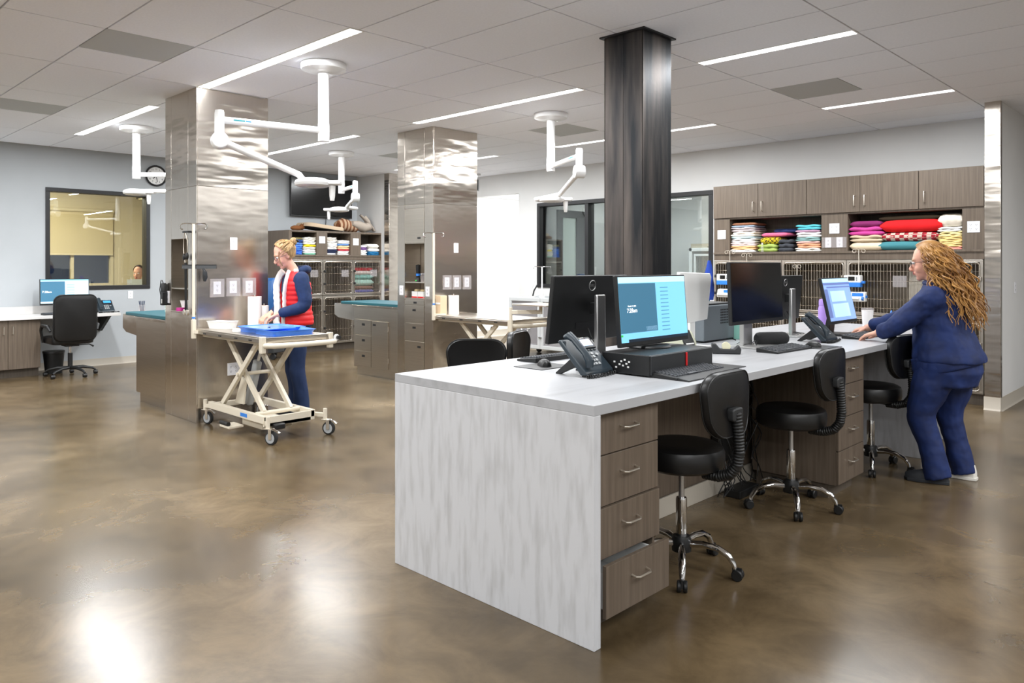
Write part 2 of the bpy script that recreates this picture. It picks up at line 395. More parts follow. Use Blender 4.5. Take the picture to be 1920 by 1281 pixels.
for k in range(1, 13):
    a = PI/2-k*PI/6
    text(str(k), .036, 'frameblack', t, (.0155, .102*math.cos(a), .102*math.sin(a)), (PI/2, 0, PI/2), 'numeral')
for nm, a, l, wd_ in (('hour_hand', PI/2-7.47*PI/6, .06, .006), ('minute_hand', PI/2-28*PI/30, .095, .004)):
    MB().tube([(.019, 0, 0), (.019, l*math.cos(a), l*math.sin(a))], wd_, 6).build(nm, 'frameblack', t)
# ---------------------------------------------------------------- glazed front in the back wall and the ward behind it
def wframe(nm, x0, x1, z0, z1, mull=()):
    mb = MB().frame('y', x0, x1, z0, z1, .06, YB-.02, YB+.15)
    for a in mull: mb.box(a-.035, a+.035, YB-.015, YB+.145, z0+.06, z1-.06)
    w = struct(nm, mb, 'frameblack', smooth=False, bev=.003)
    xs = [x0+.06, *mull, x1-.06]
    for a, b in zip(xs[:-1], xs[1:]):
        MB().box(a+.01, b-.01, YB+.06, YB+.067, z0+.06, z1-.06).build('pane', 'glass', w, smooth=False)
    return w
wframe('window_2', -8.71, -7.1, 1.06, 2.49, (-7.64,))
wframe('window_3', -7.1, -5.394, 1.06, 2.49)
struct('wall_ward', B(-9.15, -1.9, 13.3, 13.4, 0, 3.07), 'wallwhite', smooth=False)
d = struct('door_1', MB().frame('x', 9.95, 10.85, .02, 2.4, .13, -8.62, -8.575).box(-8.62, -8.575, 10.45, 10.72, .15, 2.27), 'frameblack', smooth=False, bev=.003)
MB().box(-8.6, -8.594, 10.08, 10.45, .15, 2.27).build('pane', cmat('#cfdcd6', .3, False), d, smooth=False)
MB().tube([(-8.575, 10.78, .95), (-8.52, 10.78, .95), (-8.52, 10.78, 1.25), (-8.575, 10.78, 1.25)], .012).build('pull_handle', 'chrome', d)
t = thing('ward_trolley', 'blue padded trolley seen through the window behind the open door', 'trolley', (-9.5+1.6, 12.0, 0), .3)
MB().box(-.3, .3, -.5, .5, .95, 1.02).build('pad', 'blueplastic', t, bev=.02)
for sx in (-.26, .26):
    for sy in (-.45, .45): MB().cyl((sx, sy, 0), (sx, sy, .95), .02).build('leg', 'alu', t)
MB().tube([(.32, -.5, .95), (.32, -.55, 1.08), (.32, .55, 1.08), (.32, .5, .95)], .015).build('side_rail', 'chrome', t)
t = thing('ward_cabinet', 'tall wooden cabinet standing in the ward behind the window left of the pillar', 'cabinet', (-7.75, 12.9, 0))
MB().box(0, .8, 0, .4, 0, 1.85).build('body', cmat('#b9ad98', .5, False), t, smooth=False, bev=.003)
for k in (0, 1):
    dd = MB().box(.03+.39*k, .38+.39*k, -.02, 0, .06, 1.8).build('door', cmat('#c8bda9', .5, False), t, smooth=False, bev=.003)
    MB().tube([(.33+.12*k, -.02, .9), (.33+.12*k, -.045, .9), (.33+.12*k, -.045, 1.05), (.33+.12*k, -.02, 1.05)], .006).build('handle', 'nickel', dd)
def wires(mb, axis, a0, a1, z0, z1, c, step, r=.003, rails=(), n=5):
    k = max(1, round((a1-a0)/step))
    P = (lambda a, z: (a, c, z)) if axis == 'y' else (lambda a, z: (c, a, z))
    for i in range(1, k): mb.cyl(P(a0+(a1-a0)*i/k, z0), P(a0+(a1-a0)*i/k, z1), r, n=n)
    for z in rails: mb.cyl(P(a0, z), P(a1, z), r*1.5, n=n)
    return mb
t = thing('ward_run', 'white framed dog run with wire door in the ward behind the right window', 'dog run', (-7.35, 12.2, 0))
MB().box(0, .06, -.03, .6, 0, 1.75).box(1.24, 1.30, -.03, .6, 0, 1.75).box(0, 1.3, -.03, .6, 1.69, 1.75).box(0, 1.3, .55, .6, 0, 1.7).build('body', 'paintwhite', t, smooth=False, bev=.004)
g = MB().frame('y', .1, 1.2, .1, 1.64, .04, -.03, 0).build('door', 'paintwhite', t, smooth=False, bev=.004)
wires(MB(), 'y', .14, 1.16, .14, 1.6, -.015, .035, .003, (.6, .95, 1.3)).build('wire_grille', 'wire', g, kind='stuff')
for x in (-7.6, -5.6, -3.6):
    t = thing('ward_light', {-7.6: 'ceiling light in the ward behind the left window', -5.6: 'ceiling light in the ward behind the right window', -3.6: 'ceiling light in the ward hidden behind the wall cabinets'}[x], 'ceiling light', (x, 11.6, 3.068))
    MB().frame('z', -.6, .6, -.08, .08, .012, -.012, .002).build('frame', 'lightframe', t, smooth=False)
    MB().box(-.588, .588, -.068, .068, -.006, .001).build('diffuser', 'lightlens', t, smooth=False)
    lamp_light(t, (0, 0, -.008), 1.1, .12, 45)
# ---------------------------------------------------------------- steel-clad columns
def drawer_pull(mb, u, z, c, w=.05, h=.018):
    mb.box(u-w/2, u+w/2, c-.004, c+.006, z-h/2, z+h/2)
def steel_column(lab, x0, x1, y0, y1, strips, niche, second):
    t = thing('steel_column', lab, 'column', ((x0+x1)/2, (y0+y1)/2, 0), 0, 'steel clad columns')
    ox, oy = (x0+x1)/2, (y0+y1)/2
    S = lambda a, b, c, d, e, f: (a-ox, b-ox, c-oy, d-oy, e, f)
    ZS = 2.16; a, b, c, e = strips
    def P(nm, *q, m='steel', bev=.0015):
        return MB().box(*S(*q)).build(nm, m, t, smooth=False, bev=bev)
    # core behind the panels (three sided around the niche)
    MB().box(*S(x0+.01, x1-.01, y0+.26, y1-.01, 0, 3.06)).box(*S(x0+.01, b-.005, y0+.012, y0+.26, 0, 3.06)).box(*S(c+.005, x1-.01, y0+.012, y0+.26, 0, 3.06)) \
        .box(*S(b-.005, c+.005, y0+.012, y0+.26, niche[1]+.004, 3.06)).box(*S(b-.005, c+.005, y0+.012, y0+.26, 0, niche[0]-.004)).build('core', 'steelflat', t, smooth=False)
    g = .0016
    for u0, u1 in ((x0, b), (c, x1)):
        P('panel', u0+g, u1-g, y0, y0+.012, .0, ZS-g); P('panel', u0+g, u1-g, y0, y0+.012, ZS+g, 3.055, m='steelwavy')
    P('panel', b+g, c-g, y0, y0+.012, ZS+g, 3.055, m='steelwavy')
    for u0, u1 in ((x1-.012, x1), (x0, x0+.012)):
        P('panel', u0, u1, y0+.012, y1, 0, ZS-g); P('panel', u0, u1, y0+.012, y1, ZS+g, 3.055, m='steelwavy')
    P('panel', x0+.012, x1-.012, y1-.012, y1, 0, 3.055)
    # niche lining and shelf
    MB().box(*S(b, c, y0+.25, y0+.262, niche[0], niche[1])).build('niche_back', 'steelflat', t, smooth=False)
    P('shelf', b, c, y0+.004, y0+.25, niche[2]-.012, niche[2], m='steelflat'); P('niche_floor', b, c, y0-.006, y0+.25, niche[0]-.012, niche[0], m='steelflat')
    if not second:
        P('panel', b+g, c-g, y0, y0+.012, niche[1]+.004, ZS-g); P('panel', b+g, c-g, y0, y0+.012, 0, niche[0]-.014)
    else:
        for z0, z1, px, pz in ((1.70, 2.11, .75, 1.76), (.965, 1.02, .55, .99), (.75, .955, .5, .90), (.535, .742, .5, .69), (.17, .525, .75, .465)):
            dd = P('drawer' if z1 < 1.5 else 'door', b+g, c-g, y0-.004, y0+.012, z0, z1, m='steelflat')
            MB().box(*S(b+(c-b)*px-.03, b+(c-b)*px+.03, y0-.006, y0, pz-.012, pz+.012)).build('pull', 'frameblack', dd, smooth=False)
        P('panel', b+g, c-g, y0, y0+.012, 2.115, ZS-g); P('panel', b+g, c-g, y0, y0+.012, 0, .165)
    return t
c1 = steel_column('tall steel column nearest the camera, above the lift table with blue trays', -7.571, -6.86, 2.94, 3.64, (-7.571, -7.429, -7.044, -6.86), (1.006, 1.68, 1.222), False)
c2 = steel_column('tall steel column with drawers, in the middle of the room', -7.5, -6.82, 5.69, 6.39, (-7.5, -7.355, -6.984, -6.82), (1.044, 1.69, 1.236), True)
for (y, z, gq, cv) in ((3.291, 1.639, 1, False), (3.131, 1.226, 1, True), (3.286, 1.231, 1, True), (3.445, 1.23, 1, True), (3.288, .461, 2, False)):
    outlet(c1, 'x+', (-6.86+7.2155, y-3.29, z), gq, cover=cv)
for (y, z, gq, cv) in ((6.043, 1.644, 1, False), (5.9, 1.234, 1, True), (6.052, 1.232, 1, True), (6.216, 1.229, 1, True), (6.043, .463, 1, False)):
    outlet(c2, 'x+', (-6.82+7.16, y-6.04, z), gq, cover=cv)
outlet(c2, 'y-', (-7.42+7.16, 5.69-6.04, 1.13), 1); outlet(c2, 'y-', (-6.92+7.16, 5.69-6.04, 1.127), 1)
outlet(c1, 'y-', (-7.5+7.2155, 2.94-3.29, 1.13), 1)
# dark pillar
t = thing('steel_pillar', 'dark blackened steel pillar rising from behind the desk monitors', 'pillar', (-3.135, 4.505, 0))
MB().box(-.155, .155, -.165, .165, 0, 3.055).build('core', 'pillar', t, smooth=False)
for k in (0, 1):   # two plates on each face with a raised seam
    for s in (-1, 1):
        MB().box(-.165+.165*k+.001, .165*k-.001, s*.165, s*.175, 0, 3.055).build('plate', 'pillar', t, smooth=False, bev=.002)
for s in (-1, 1): MB().box(s*.155, s*.165, -.175, .175, 0, 3.055).build('plate', 'pillar', t, smooth=False, bev=.002)
MB().box(-.19, .19, -.2, .2, 3.045, 3.056).build('ceiling_collar', 'frameblack', t, smooth=False)
# ================================================================ the work island
DT = .914
t = thing('work_counter', 'long pale grey counter with waterfall end in the foreground', 'counter', (-2.353, 2.23, 0))
MB().box(-.607, .607, 0, 4.77, DT-.04, DT).build('worktop', 'countertop', t, smooth=False, bev=.002)
MB().box(-.607, .607, 0, .04, 0, DT-.04).build('waterfall_panel', 'counter', t, smooth=False, bev=.002)
MB().box(-.607, .607, 4.73, 4.77, 0, DT-.04).build('end_panel', 'counter', t, smooth=False, bev=.002)
MB().box(-.1, .6, 3.92, 3.98, 0, DT-.04).build('support_panel', 'counter', t, smooth=False, bev=.002)
t = thing('desk_partition', 'brown wood partition with access panels under the long counter', 'partition', (-2.46, 2.28, 0))
MB().box(-.05, .05, 0, 4.6, 0, DT-.045).build('core', 'woodin', t, smooth=False)
for a, b in ((.0, .32), (.325, .60), (.605, 1.35), (1.355, 2.2), (2.205, 3.85), (3.99, 4.6)):
    p = MB().box(.05, .058, a, b, .12, DT-.05).build('panel', 'wood', t, smooth=False, bev=.001)
MB().box(.05, .062, 0, 3.9, 0, .11).build('baseboard', 'base', t, smooth=False, bev=.002)
outlet(t, 'x+', (.058, 1.93, .72), 1)
def pedestal(y0, y1, lab, offs):
    x1 = -1.80
    t = thing('drawer_pedestal', lab, 'drawer unit', (x1, y0, 0), 0, 'drawer units under the counter')
    w = y1-y0; zs = [(.70, .86), (.5, .695), (.3, .495), (.095, .295)]
    MB().box(-.56, -.018, .0, .016, .09, DT-.042).box(-.56, -.018, w-.016, w, .09, DT-.042).box(-.56, -.545, .016, w-.016, .09, DT-.042).box(-.54, -.018, .016, w-.016, .09, .105).box(-.54, -.02, .016, w-.016, .855, .87).build('body', 'wood', t, smooth=False, bev=.001)
    MB().box(-.54, -.07, .02, w-.02, 0, .09).build('plinth', 'woodin', t, smooth=False)
    for (z0, z1), o in zip(zs, offs):
        d = MB().box(-.018+o, o, .002, w-.002, z0, z1).build('drawer', 'wood', t, smooth=False, bev=.0015)
        MB().box(-.45+o, -.018+o, .03, .042, z0+.02, z1-.04).box(-.45+o, -.018+o, w-.042, w-.03, z0+.02, z1-.04).box(-.45+o, -.018+o, .042, w-.042, z0+.02, z0+.03).build('drawer_box', 'whiteplastic', d, smooth=False)
        zc = z0+(z1-z0)*.62; yc = w/2
        MB().tube([(o, yc-.05, zc), (o+.02, yc-.048, zc-.004), (o+.03, yc-.035, zc-.005), (o+.03, yc+.035, zc-.005), (o+.02, yc+.048, zc-.004), (o, yc+.05, zc)], .0045, 8).build('handle', 'nickel', d)
    return t
pedestal(2.30, 2.735, 'wood drawer unit at the near counter end with its bottom drawer ajar', (0, 0, .008, .055))
pedestal(4.695, 5.115, 'wood drawer unit between the two stools on the right of the counter', (0, 0, 0, 0))
# ---------------------------------------------------------------- stools
def make_stool(seat_z=.60):
    t = thing('stool', 'black padded stool', 'stool', (0, 0, 0), 0, 'black stools at the counter')
    r = .2
    MB().lathe([(.02, seat_z-.115), (r-.03, seat_z-.115), (r-.005, seat_z-.10), (r, seat_z-.08), (r, seat_z-.035), (r-.008, seat_z-.015), (r-.03, seat_z-.002), (r-.08, seat_z+.004), (.01, seat_z+.002)], n=36).build('seat', 'vinyl', t)
    MB().cyl((0, 0, seat_z-.135), (0, 0, seat_z-.114), .06, n=16).box(-.03, .16, -.03, .03, seat_z-.13, seat_z-.115).build('seat_plate', 'plastic', t)
    MB().lathe([(.002, seat_z-.16), (.026, seat_z-.158), (.028, seat_z-.138), (.012, seat_z-.13)], c=(.1, .07, 0), n=14).build('knob', 'plastic', t)
    MB().cyl((0, 0, .24), (0, 0, seat_z-.13), .0135).build('gas_rod', 'alu', t)
    MB().lathe([(.02, .12), (.026, .13), (.026, .33), (.024, .34), (.014, .342)], n=20).build('column', 'chrome', t)
    MB().lathe([(.03, .085), (.045, .09), (.047, .14), (.04, .16), (.026, .162)], n=20).build('hub', 'plastic', t)
    for k in range(5):
        a = 2*PI*k/5+.25; c, s = math.cos(a), math.sin(a)
        pts = [(.03, .125), (.1, .135), (.17, .13), (.22, .105), (.245, .07), (.25, .05)]
        MB().tube([(c*r_, s*r_, z) for r_, z in pts], [(.017, .013), (.016, .014), (.015, .016), (.014, .017), (.012, .014), (.010, .012)], 10).build('leg', 'chrome', t)
        mb = MB(); cx, cy = c*.25, s*.25
        px, py = -s, c
        for q in (-.014, .014):
            mb.M = Matrix.Translation((cx+c*.012+px*q, cy+s*.012+py*q, .026)) @ Matrix.Rotation(a, 4, 'Z')
            mb.lathe([(.004, -.009), (.022, -.009), (.026, -.005), (.026, .005), (.022, .009), (.004, .009)], axis='y', n=16)
        mb.M = Matrix.Translation((cx, cy, .0)) @ Matrix.Rotation(a, 4, 'Z')
        mb.box(-.012, .03, -.006, .006, .02, .056)
        mb.build('caster', 'plastic', t)
    # corrugated back arm
    path = [(.12, 0, seat_z-.125), (.19, 0, seat_z-.125), (.25, 0, seat_z-.105), (.285, 0, seat_z-.06), (.295, 0, seat_z), (.29, 0, seat_z+.1), (.278, 0, seat_z+.18)]
    fine = []; rad = []
    V = [Vector(p) for p in path]
    for i in range(len(V)-1):
        k = max(2, int((V[i+1]-V[i]).length/.0045))
        for j in range(k):
            fine.append(V[i].lerp(V[i+1], j/k)); rad.append((.026, .026) if len(fine) % 3 else (.0215, .0215))
    MB().tube(fine, rad, 14).build('back_arm', 'plastic', t, ang=80)
    bk = MB()
    W, Hh = .185, .145
    rings = []
    for dx, sc in ((-.028, .86), (-.03, .95), (-.018, 1.0), (.0, 1.0), (.012, .97), (.016, .9)):
        ring = []
        for (u, v) in rrect(-W, W, -Hh, Hh, .1, 7):
            x = .262+dx-.9*(u*sc)**2
            ring.append((x-.05*(v*sc), u*sc*(1+.12*(v/Hh)), seat_z+.215+v*sc))
        rings.append(ring)
    b = bk.loft(rings).build('backrest', 'vinyl', t)
    MB().tube([Vector(p) for p in rings[2]], .0035, 6, closed=True).tube([Vector(p)+Vector((.002, 0, 0)) for p in rings[4]], .003, 6, closed=True).build('piping', 'plastic', b)
    MB().prism(rrect(-.045, .045, -.028, .028, .012), 'x', .262, .298).build('bracket', 'plasticdk', t, bev=.006)
    for q in t.children:
        if q.name.startswith('bracket'): q.location = (-.005, 0, seat_z+.17)
    return t
st = make_stool()
st.location = (-1.93, 3.13, 0); st.rotation_euler = (0, 0, 0)
st['label'] = 'black stool nearest the camera, in front of the near drawer unit'
copy_tree(st, None, 'black stool in the middle, left of the second drawer unit', (-1.96, 4.39, 0), .0)
copy_tree(st, None, 'black stool tucked in just behind the standing woman in navy', (-1.93, 5.62, 0), -.2)
copy_tree(st, None, 'black stool on the far side of the counter, showing its wide back', (-3.41, 3.19, 0), PI-.75)
copy_tree(st, None, 'black stool on the far side of the counter, beside the near monitor back', (-3.58, 4.05, 0), PI+.4)
# ---------------------------------------------------------------- things on the counter
def monitor(lab, y0, y1, z0, z1, x, face, style, tilt=.06, base=(0, 0), content=None, group='monitors on the counter', bx=None, zb=DT):
    # a panel that runs along y; face=+1 looks to +x, -1 to -x ; origin at the foot
    yc = (y0+y1)/2; t = thing('monitor', lab, 'monitor', (x, yc, zb), 0 if face > 0 else PI, group)
    w, h = (y1-y0)/2, (z1-z0)/2; zc = (z0+z1)/2-zb
    hd = bpy.data.objects.new('display', None)
    T = Matrix.Translation((0, 0, zc)) @ Matrix.Rotation(-tilt, 4, 'Y')
    def L(mb): mb.M = T; return mb
    p = L(MB()).box(-.012, .012, -w, w, -h, h).build('panel', 'plastic', t, smooth=False, bev=.004)
    if style != 'arm': L(MB()).prism(rrect(-w*.62, w*.62, -h*.62, h*.62, .04), 'x', -.026, -.012).build('rear_housing', 'plastic', p, bev=.003)
    else: L(MB()).box(-.0135, -.012, -w*.35, w*.35, -h*.62, -h*.42).build('port_recess', 'frameblack', p, smooth=False)
    scr = L(MB()).box(.0122, .0128, -w+.008, w-.008, -h+.022, h-.008).build('screen', 'screenoff' if content is None else content[0], p, smooth=False)
    if content:
        for nm, m, u0, u1, v0, v1 in content[1]:
            sw, sh = 2*w-.016, 2*h-.03
            a0, a1 = -w+.008+u0*sw, -w+.008+u1*sw; b1, b0 = h-.008-v0*sh, h-.008-v1*sh
            L(MB()).box(.0129, .0134, a0, a1, b0, b1).build(nm, m, scr, smooth=False)
        for body, m, u, v, sz in content[2]:
            sw, sh = 2*w-.016, 2*h-.03
            pos = T @ Vector((.0137, -w+.008+u*sw, h-.008-v*sh))
            o = text(body, sz, m, scr, pos, (PI/2, 0, PI/2)); o.rotation_euler = (T.to_3x3() @ Matrix(((0, 0, 1), (1, 0, 0), (0, 1, 0)))).to_euler()
    if style == 'arm':      # silver flat post
        L2 = MB(); sx = -.075
        L2.prism([(sx-.016, 0), (sx+.016, 0), (sx+.010, zc+.07), (sx-.012, zc+.07)], 'y', -.035, .035)
        L2.build('post', 'alu', t, bev=.006)
        MB().box(sx, -.03, -.03, .03, zc-.03, zc+.03).build('hinge', 'plastic', t, bev=.005)
        MB().box(-.17, .05, -.12, .12, 0, .012).build('foot', 'alu', t, smooth=False, bev=.003)
        ring = L(MB()); ring.tube([(-.0135, .026*math.cos(a), h*.7+.026*math.sin(a)) for a in [2*PI*k/28 for k in range(28)]], .0022, 6, closed=True).build('logo_ring', 'alu', p)
        pos = T @ Vector((-.0138, 0, h*.7)); o = text('DELL', .017, 'alu', p, pos, (0, 0, 0), 'logo')
        o.rotation_euler = (T.to_3x3() @ Matrix(((0, 0, -1), (-1, 0, 0), (0, 1, 0)))).to_euler()
        cab = MB()
        for q in (-.06, -.01, .04):
            cab.tube([(-.03, q, zc-h*.6), (-.05, q+.005, zc-h*.8), (-.06, q*.6, zc-h*1.05), (-.09, q*.4, .03), (-.14, q, .02)], .003, 6)
        cab.build('cables', 'plastic', t)
    elif style == 'disc':
        MB().lathe([(.001, 0), (.118, 0), (.12, .004), (.112, .012), (.03, .016), (.001, .016)], n=32, c=(-.03, 0, 0)).build('foot', 'plastic', t)
        MB().prism([(-.075, .012), (-.045, .012), (-.02, zc), (-.045, zc)], 'y', -.03, .03).build('post', 'plastic', t, bev=.004)
    elif style == 'silver':
        MB().box(-.085, -.055, -.06, .06, .01, zc-h*.2).build('post', 'alu', t, smooth=False, bev=.004)
        MB().box(-.06, -.03, -.04, .04, zc-h*.35, zc).build('hinge', 'plastic', t, smooth=False, bev=.004)
        MB().box(-.13, .09, -.13, .13, 0, .012).build('foot', 'alu', t, smooth=False, bev=.003)
    else:
        MB().prism([(-.09, .01), (-.05, .01), (-.02, zc), (-.04, zc)], 'y', -.05, .05).build('post', 'plastic', t, bev=.004)
        MB().box(-.13, .08, -.12, .12, 0, .014).build('foot', 'plastic', t, smooth=False, bev=.005)
    return t
rows = [('row', 'screenrow', .60, .72, .17+.062*k, .185+.062*k) for k in range(12)]
mainscr = ('screenblue', [('title_bar', 'screenpale', 0, 1, 0, .09), ('panel_dark', 'screenpanel', .0, .53, .10, .86), ('login_box', 'screenpale', .36, .52, .78, .85), ('task_bar', 'screenbar', .1, 1, .955, 1), ('status_mark', 'green', .0, .025, .88, .91)] + rows,
           [('7:28am', 'textwhite', .17, .52, .03), ('March 17, 2023', 'textwhite', .17, .45, .011)])
monitor('black monitor with a light blue screen on a round foot, standing on the small computer', 2.985, 3.60, 1.035, 1.385, -2.2, 1, 'disc', .08, content=mainscr, zb=1.016)
monitor('black monitor turned away with silver post and round logo, beside the blue screen', 2.80, 3.41, 1.045, 1.385, -2.47, -1, 'arm', .12)
monitor('large black switched-off monitor facing the camera on a silver foot', 4.2, 4.9, 1.07, 1.455, -2.26, 1, 'silver', .04)
monitor('grey monitor back with silver post, behind the switched-off monitor', 5.15, 5.75, 1.03, 1.36, -2.5, -1, 'arm', .1)
monitor('black monitor with a web page in front of the standing woman', 5.53, 6.04, 1.0, 1.345, -2.22, 1, 'plain', .22,
        content=('screenweb', [('title_bar', 'screenpale', 0, 1, 0, .09), ('tab_bar', 'screenweb2', 0, 1, .10, .15), ('tool_bar', 'screenweb2', .1, 1, .19, .22), ('side_strip', 'screenweb2', 0, .12, .25, .92), ('form_box', 'screenpale', .2, .75, .3, .55), ('list_box', 'screenpale', .2, .8, .6, .92)], []))
t = thing('desktop_computer', 'flat black desktop computer under the blue-screen monitor', 'computer', (-2.1, 3.24, DT))
MB().box(-.17, .105, -.28, .285, .006, .102).build('case', 'plastic', t, smooth=False, bev=.004)
MB().box(.105, .112, -.275, .28, .01, .099).build('front_panel', 'plasticdk', t, smooth=False, bev=.002)
MB().box(.1121, .118, .02, .032, .03, .095).build('red_tab', 'red', t, smooth=False, bev=.002)
mb = MB()
for k, (u, v) in enumerate(((-.09, .03), (-.07, .045), (-.05, .04), (-.03, .05), (-.06, .06), (-.04, .068), (-.02, .035), (-.1, .055), (-.015, .06))): mb.box(u, u+.011, -.2806, -.2799, v, v+.008)
mb.build('stickers', 'whiteplastic', t, smooth=False)
for sx in (-.12, .07):
    for sy in (-.22, .22): MB().cyl((sx, sy, 0), (sx, sy, .007), .012).build('foot', 'rubber', t)
def phone(lab, x, y, rz, lcd):
    t = thing('desk_phone', lab, 'phone', (x, y, DT), rz, 'desk phones')   # user side is +x, width along y
    prof = [(.10, .0), (.105, .012), (-.085, .125), (-.10, .12), (-.06, .06), (-.02, .0)]
    MB().prism([(.105, .012), (.1, .028), (-.055, .168), (-.072, .158), (.07, .010)], 'y', -.105, .105).build('body', 'phonegrey', t, bev=.005)
    for sy in (-.085, .065): MB().prism([(.035, .05), (-.0, .085), (-.10, .006), (-.10, 0), (-.075, 0)], 'y', sy, sy+.022).prism([(.1, 0), (.105, .02), (.07, .028), (.06, 0)], 'y', sy, sy+.022).build('stand', 'plastic', t, bev=.002)
    ang = math.atan2(.105, -.175)
    T = Matrix.Translation((.0225, 0, .098)) @ Matrix.Rotation(math.atan2(.14, .155), 4, 'Y')
    def L(): m = MB(); m.M = T; return m
    L().box(-.10, -.03, -.03, .10, .0, .006).build('display_bezel', 'plastic', t, smooth=False, bev=.002)
    L().box(-.085, -.043, -.012, .085, .006, .0075).build('display', lcd, t, smooth=False)
    text('Yealink', .013, 'alu', t, T @ Vector((-.094, .035, .0075)), (T.to_3x3() @ Matrix(((0, -1, 0), (1, 0, 0), (0, 0, 1)))).to_euler(), 'brand_lettering')
    for i in range(4):
        for j in range(3): L().box(-.005+i*.021, .009+i*.021, -.018+j*.022, -.002+j*.022, .0, .005).build('key', 'wheelgrey', t, smooth=False, bev=.001)
    L().box(.0, .02, .062, .07, 0, .005).box(.006, .014, .054, .078, 0, .005).build('navigation_key', 'wheelgrey', t, smooth=False, bev=.001)
    for j in range(4): L().box(-.024, -.017, .0+j*.024, .015+j*.024, 0, .004).build('soft_key', 'plasticdk', t, smooth=False)
    hs = MB(); hs.M = T
    hs.tube([(-.105, -.07, .015), (-.095, -.07, .034), (-.06, -.07, .042), (.03, -.07, .042), (.07, -.07, .034), (.09, -.07, .012)], [(.012, .022), (.02, .025), (.014, .022), (.014, .021), (.02, .025), (.012, .022)], 12)
    hs.build('handset', 'phonegrey', t)
    pts = []
    for k in range(260):
        u = k/259; a = u*2*PI*32
        bx, by = .115+.02*math.sin(u*5), -.11+.27*u-.03*math.sin(u*PI*2)
        pts.append((bx+.006*math.cos(a), by+.004*math.cos(a*.5), .009+.007*math.sin(a)+.0))
    MB().tube(pts, .0022, 5).build('coiled_cord', 'plastic', t)
    return t
phone('grey desk phone with a lit blue display at the near end of the counter', -2.30, 2.85, .0, 'lcd')
phone('grey desk phone with a dim display beside the tilted web page monitor', -2.14, 5.2, .0, 'lcddim')
def keyboard(lab, x, y, rz, L_=.45, W_=.15, rest=0):
    t = thing('keyboard', lab, 'keyboard', (x, y, DT), rz, 'black keyboards')
    MB().prism([(-W_/2, .0), (W_/2, 0), (W_/2, .012), (-W_/2, .026)], 'y', -L_/2, L_/2).build('tray', 'plastic', t, bev=.003)
    if rest: MB().prism([(W_/2, 0), (W_/2+rest, 0), (W_/2+rest, .006), (W_/2, .014)], 'y', -L_/2, L_/2).build('palm_rest', 'plastic', t, bev=.004)
    T = Matrix.Translation((0, 0, .019)) @ Matrix.Rotation(math.atan2(.014, W_), 4, 'Y')
    km = bpy.data.meshes.get('keycap')
    if not km:
        km = MB().loft([[(-.0078, -.0078, 0), (.0078, -.0078, 0), (.0078, .0078, 0), (-.0078, .0078, 0)], [(-.006, -.006, .007), (.006, -.006, .007), (.006, .006, .007), (-.006, .006, .007)]]).mesh('keycap', False); km.materials.append(M('keycap'))
    for i in range(6):
        for j in range(20):
            if i == 5 and 4 < j < 9: continue
            o = bpy.data.objects.new('key', km); col.objects.link(o); o.parent = t
            o.matrix_local = T @ Matrix.Translation((-W_/2+.022+i*.0205, -L_/2+.025+j*(L_-.05)/19, -.001))
    m = MB(); m.M = T; m.box(-W_/2+.022+5*.0205-.008, -W_/2+.022+5*.0205+.008, -L_/2+.025+5*(L_-.05)/19-.008, -L_/2+.025+8*(L_-.05)/19+.008, 0, .006); m.build('space_bar', 'keycap', t, smooth=False)
    return t
keyboard('black keyboard with a palm rest in front of the blue-screen monitor', -1.93, 3.21, .0, .47, .15, .06)
keyboard('slim black keyboard in front of the switched-off monitor', -2.05, 4.5, -.05, .43, .14)
keyboard('black keyboard under the hands of the standing woman', -2.02, 5.72, 0, .43, .14)
keyboard('black keyboard on the far side of the counter, behind the near mouse', -2.80, 3.2, PI, .43, .14)
def mouse(lab, x, y, rz):
    t = thing('computer_mouse', lab, 'mouse', (x, y, DT+.003), rz, 'black computer mice')
    rings = []
    for i in range(11):
        u = -1+2*i/10; w = .031*(1-abs(u)**3.2)**.5+.001; h = .036*(1-abs(u+.12)**2.4*.7)*(1 if abs(u) < .99 else .3)
        rings.append([(u*.056, w*math.cos(a), max(0, h*math.sin(a))) for a in [PI*k/10 for k in range(11)]])
    MB().loft(rings).build('shell', 'plastic', t)
    MB().cyl((-.03, -.004, .0255), (-.03, .004, .0255), .007).build('scroll_wheel', 'rubber', t)
mouse('black computer mouse on the mat at the far left of the counter', -2.62, 2.93, 2.6)
mouse('black computer mouse right of the palm rest keyboard', -2.04, 3.52, 2.9)
mouse('black computer mouse beside the slim keyboard', -2.0, 4.8, 3.0)
mouse('black computer mouse under the right hand of the standing woman', -2.14, 6.12, 3.1)
def mousepad(lab, x, y, rz, w=.2, h=.24):
    tag(MB().prism(rrect(-w/2, w/2, -h/2, h/2, .01), 'z', 0, .003).build('mouse_pad', 'plastic', None), lab, 'mouse pad', 'black mouse mats')
    o = [q for q in col.objects if q.name.startswith('mouse_pad')][-1]; o.location = (x, y, DT); o.rotation_euler = (0, 0, rz)
mousepad('black mat under the mouse at the far left of the counter', -2.62, 2.92, 0)
mousepad('black mat under the mouse right of the palm rest keyboard', -1.97, 3.56, 0, .22, .16)
mousepad('black mat under the mouse beside the slim keyboard', -1.97, 4.83, 0)
mousepad('black mat below the tilted monitor under the right hand of the woman', -2.14, 6.12, 0)
t = thing('label_printer', 'small grey label printer behind the blue-screen monitor', 'label printer', (-2.5, 4.02, DT), -.2)
MB().prism([(-.1, 0), (.1, 0), (.1, .06), (.06, .13), (-.06, .15), (-.1, .11)], 'y', -.06, .06).build('body', cmat('#b9bba5', .5, False), t, bev=.02)
MB().prism([(.1, .0), (.105, .0), (.105, .055), (.06, .132), (.055, .13)], 'y', -.055, .03).build('front_cover', 'plastic', t, bev=.003)
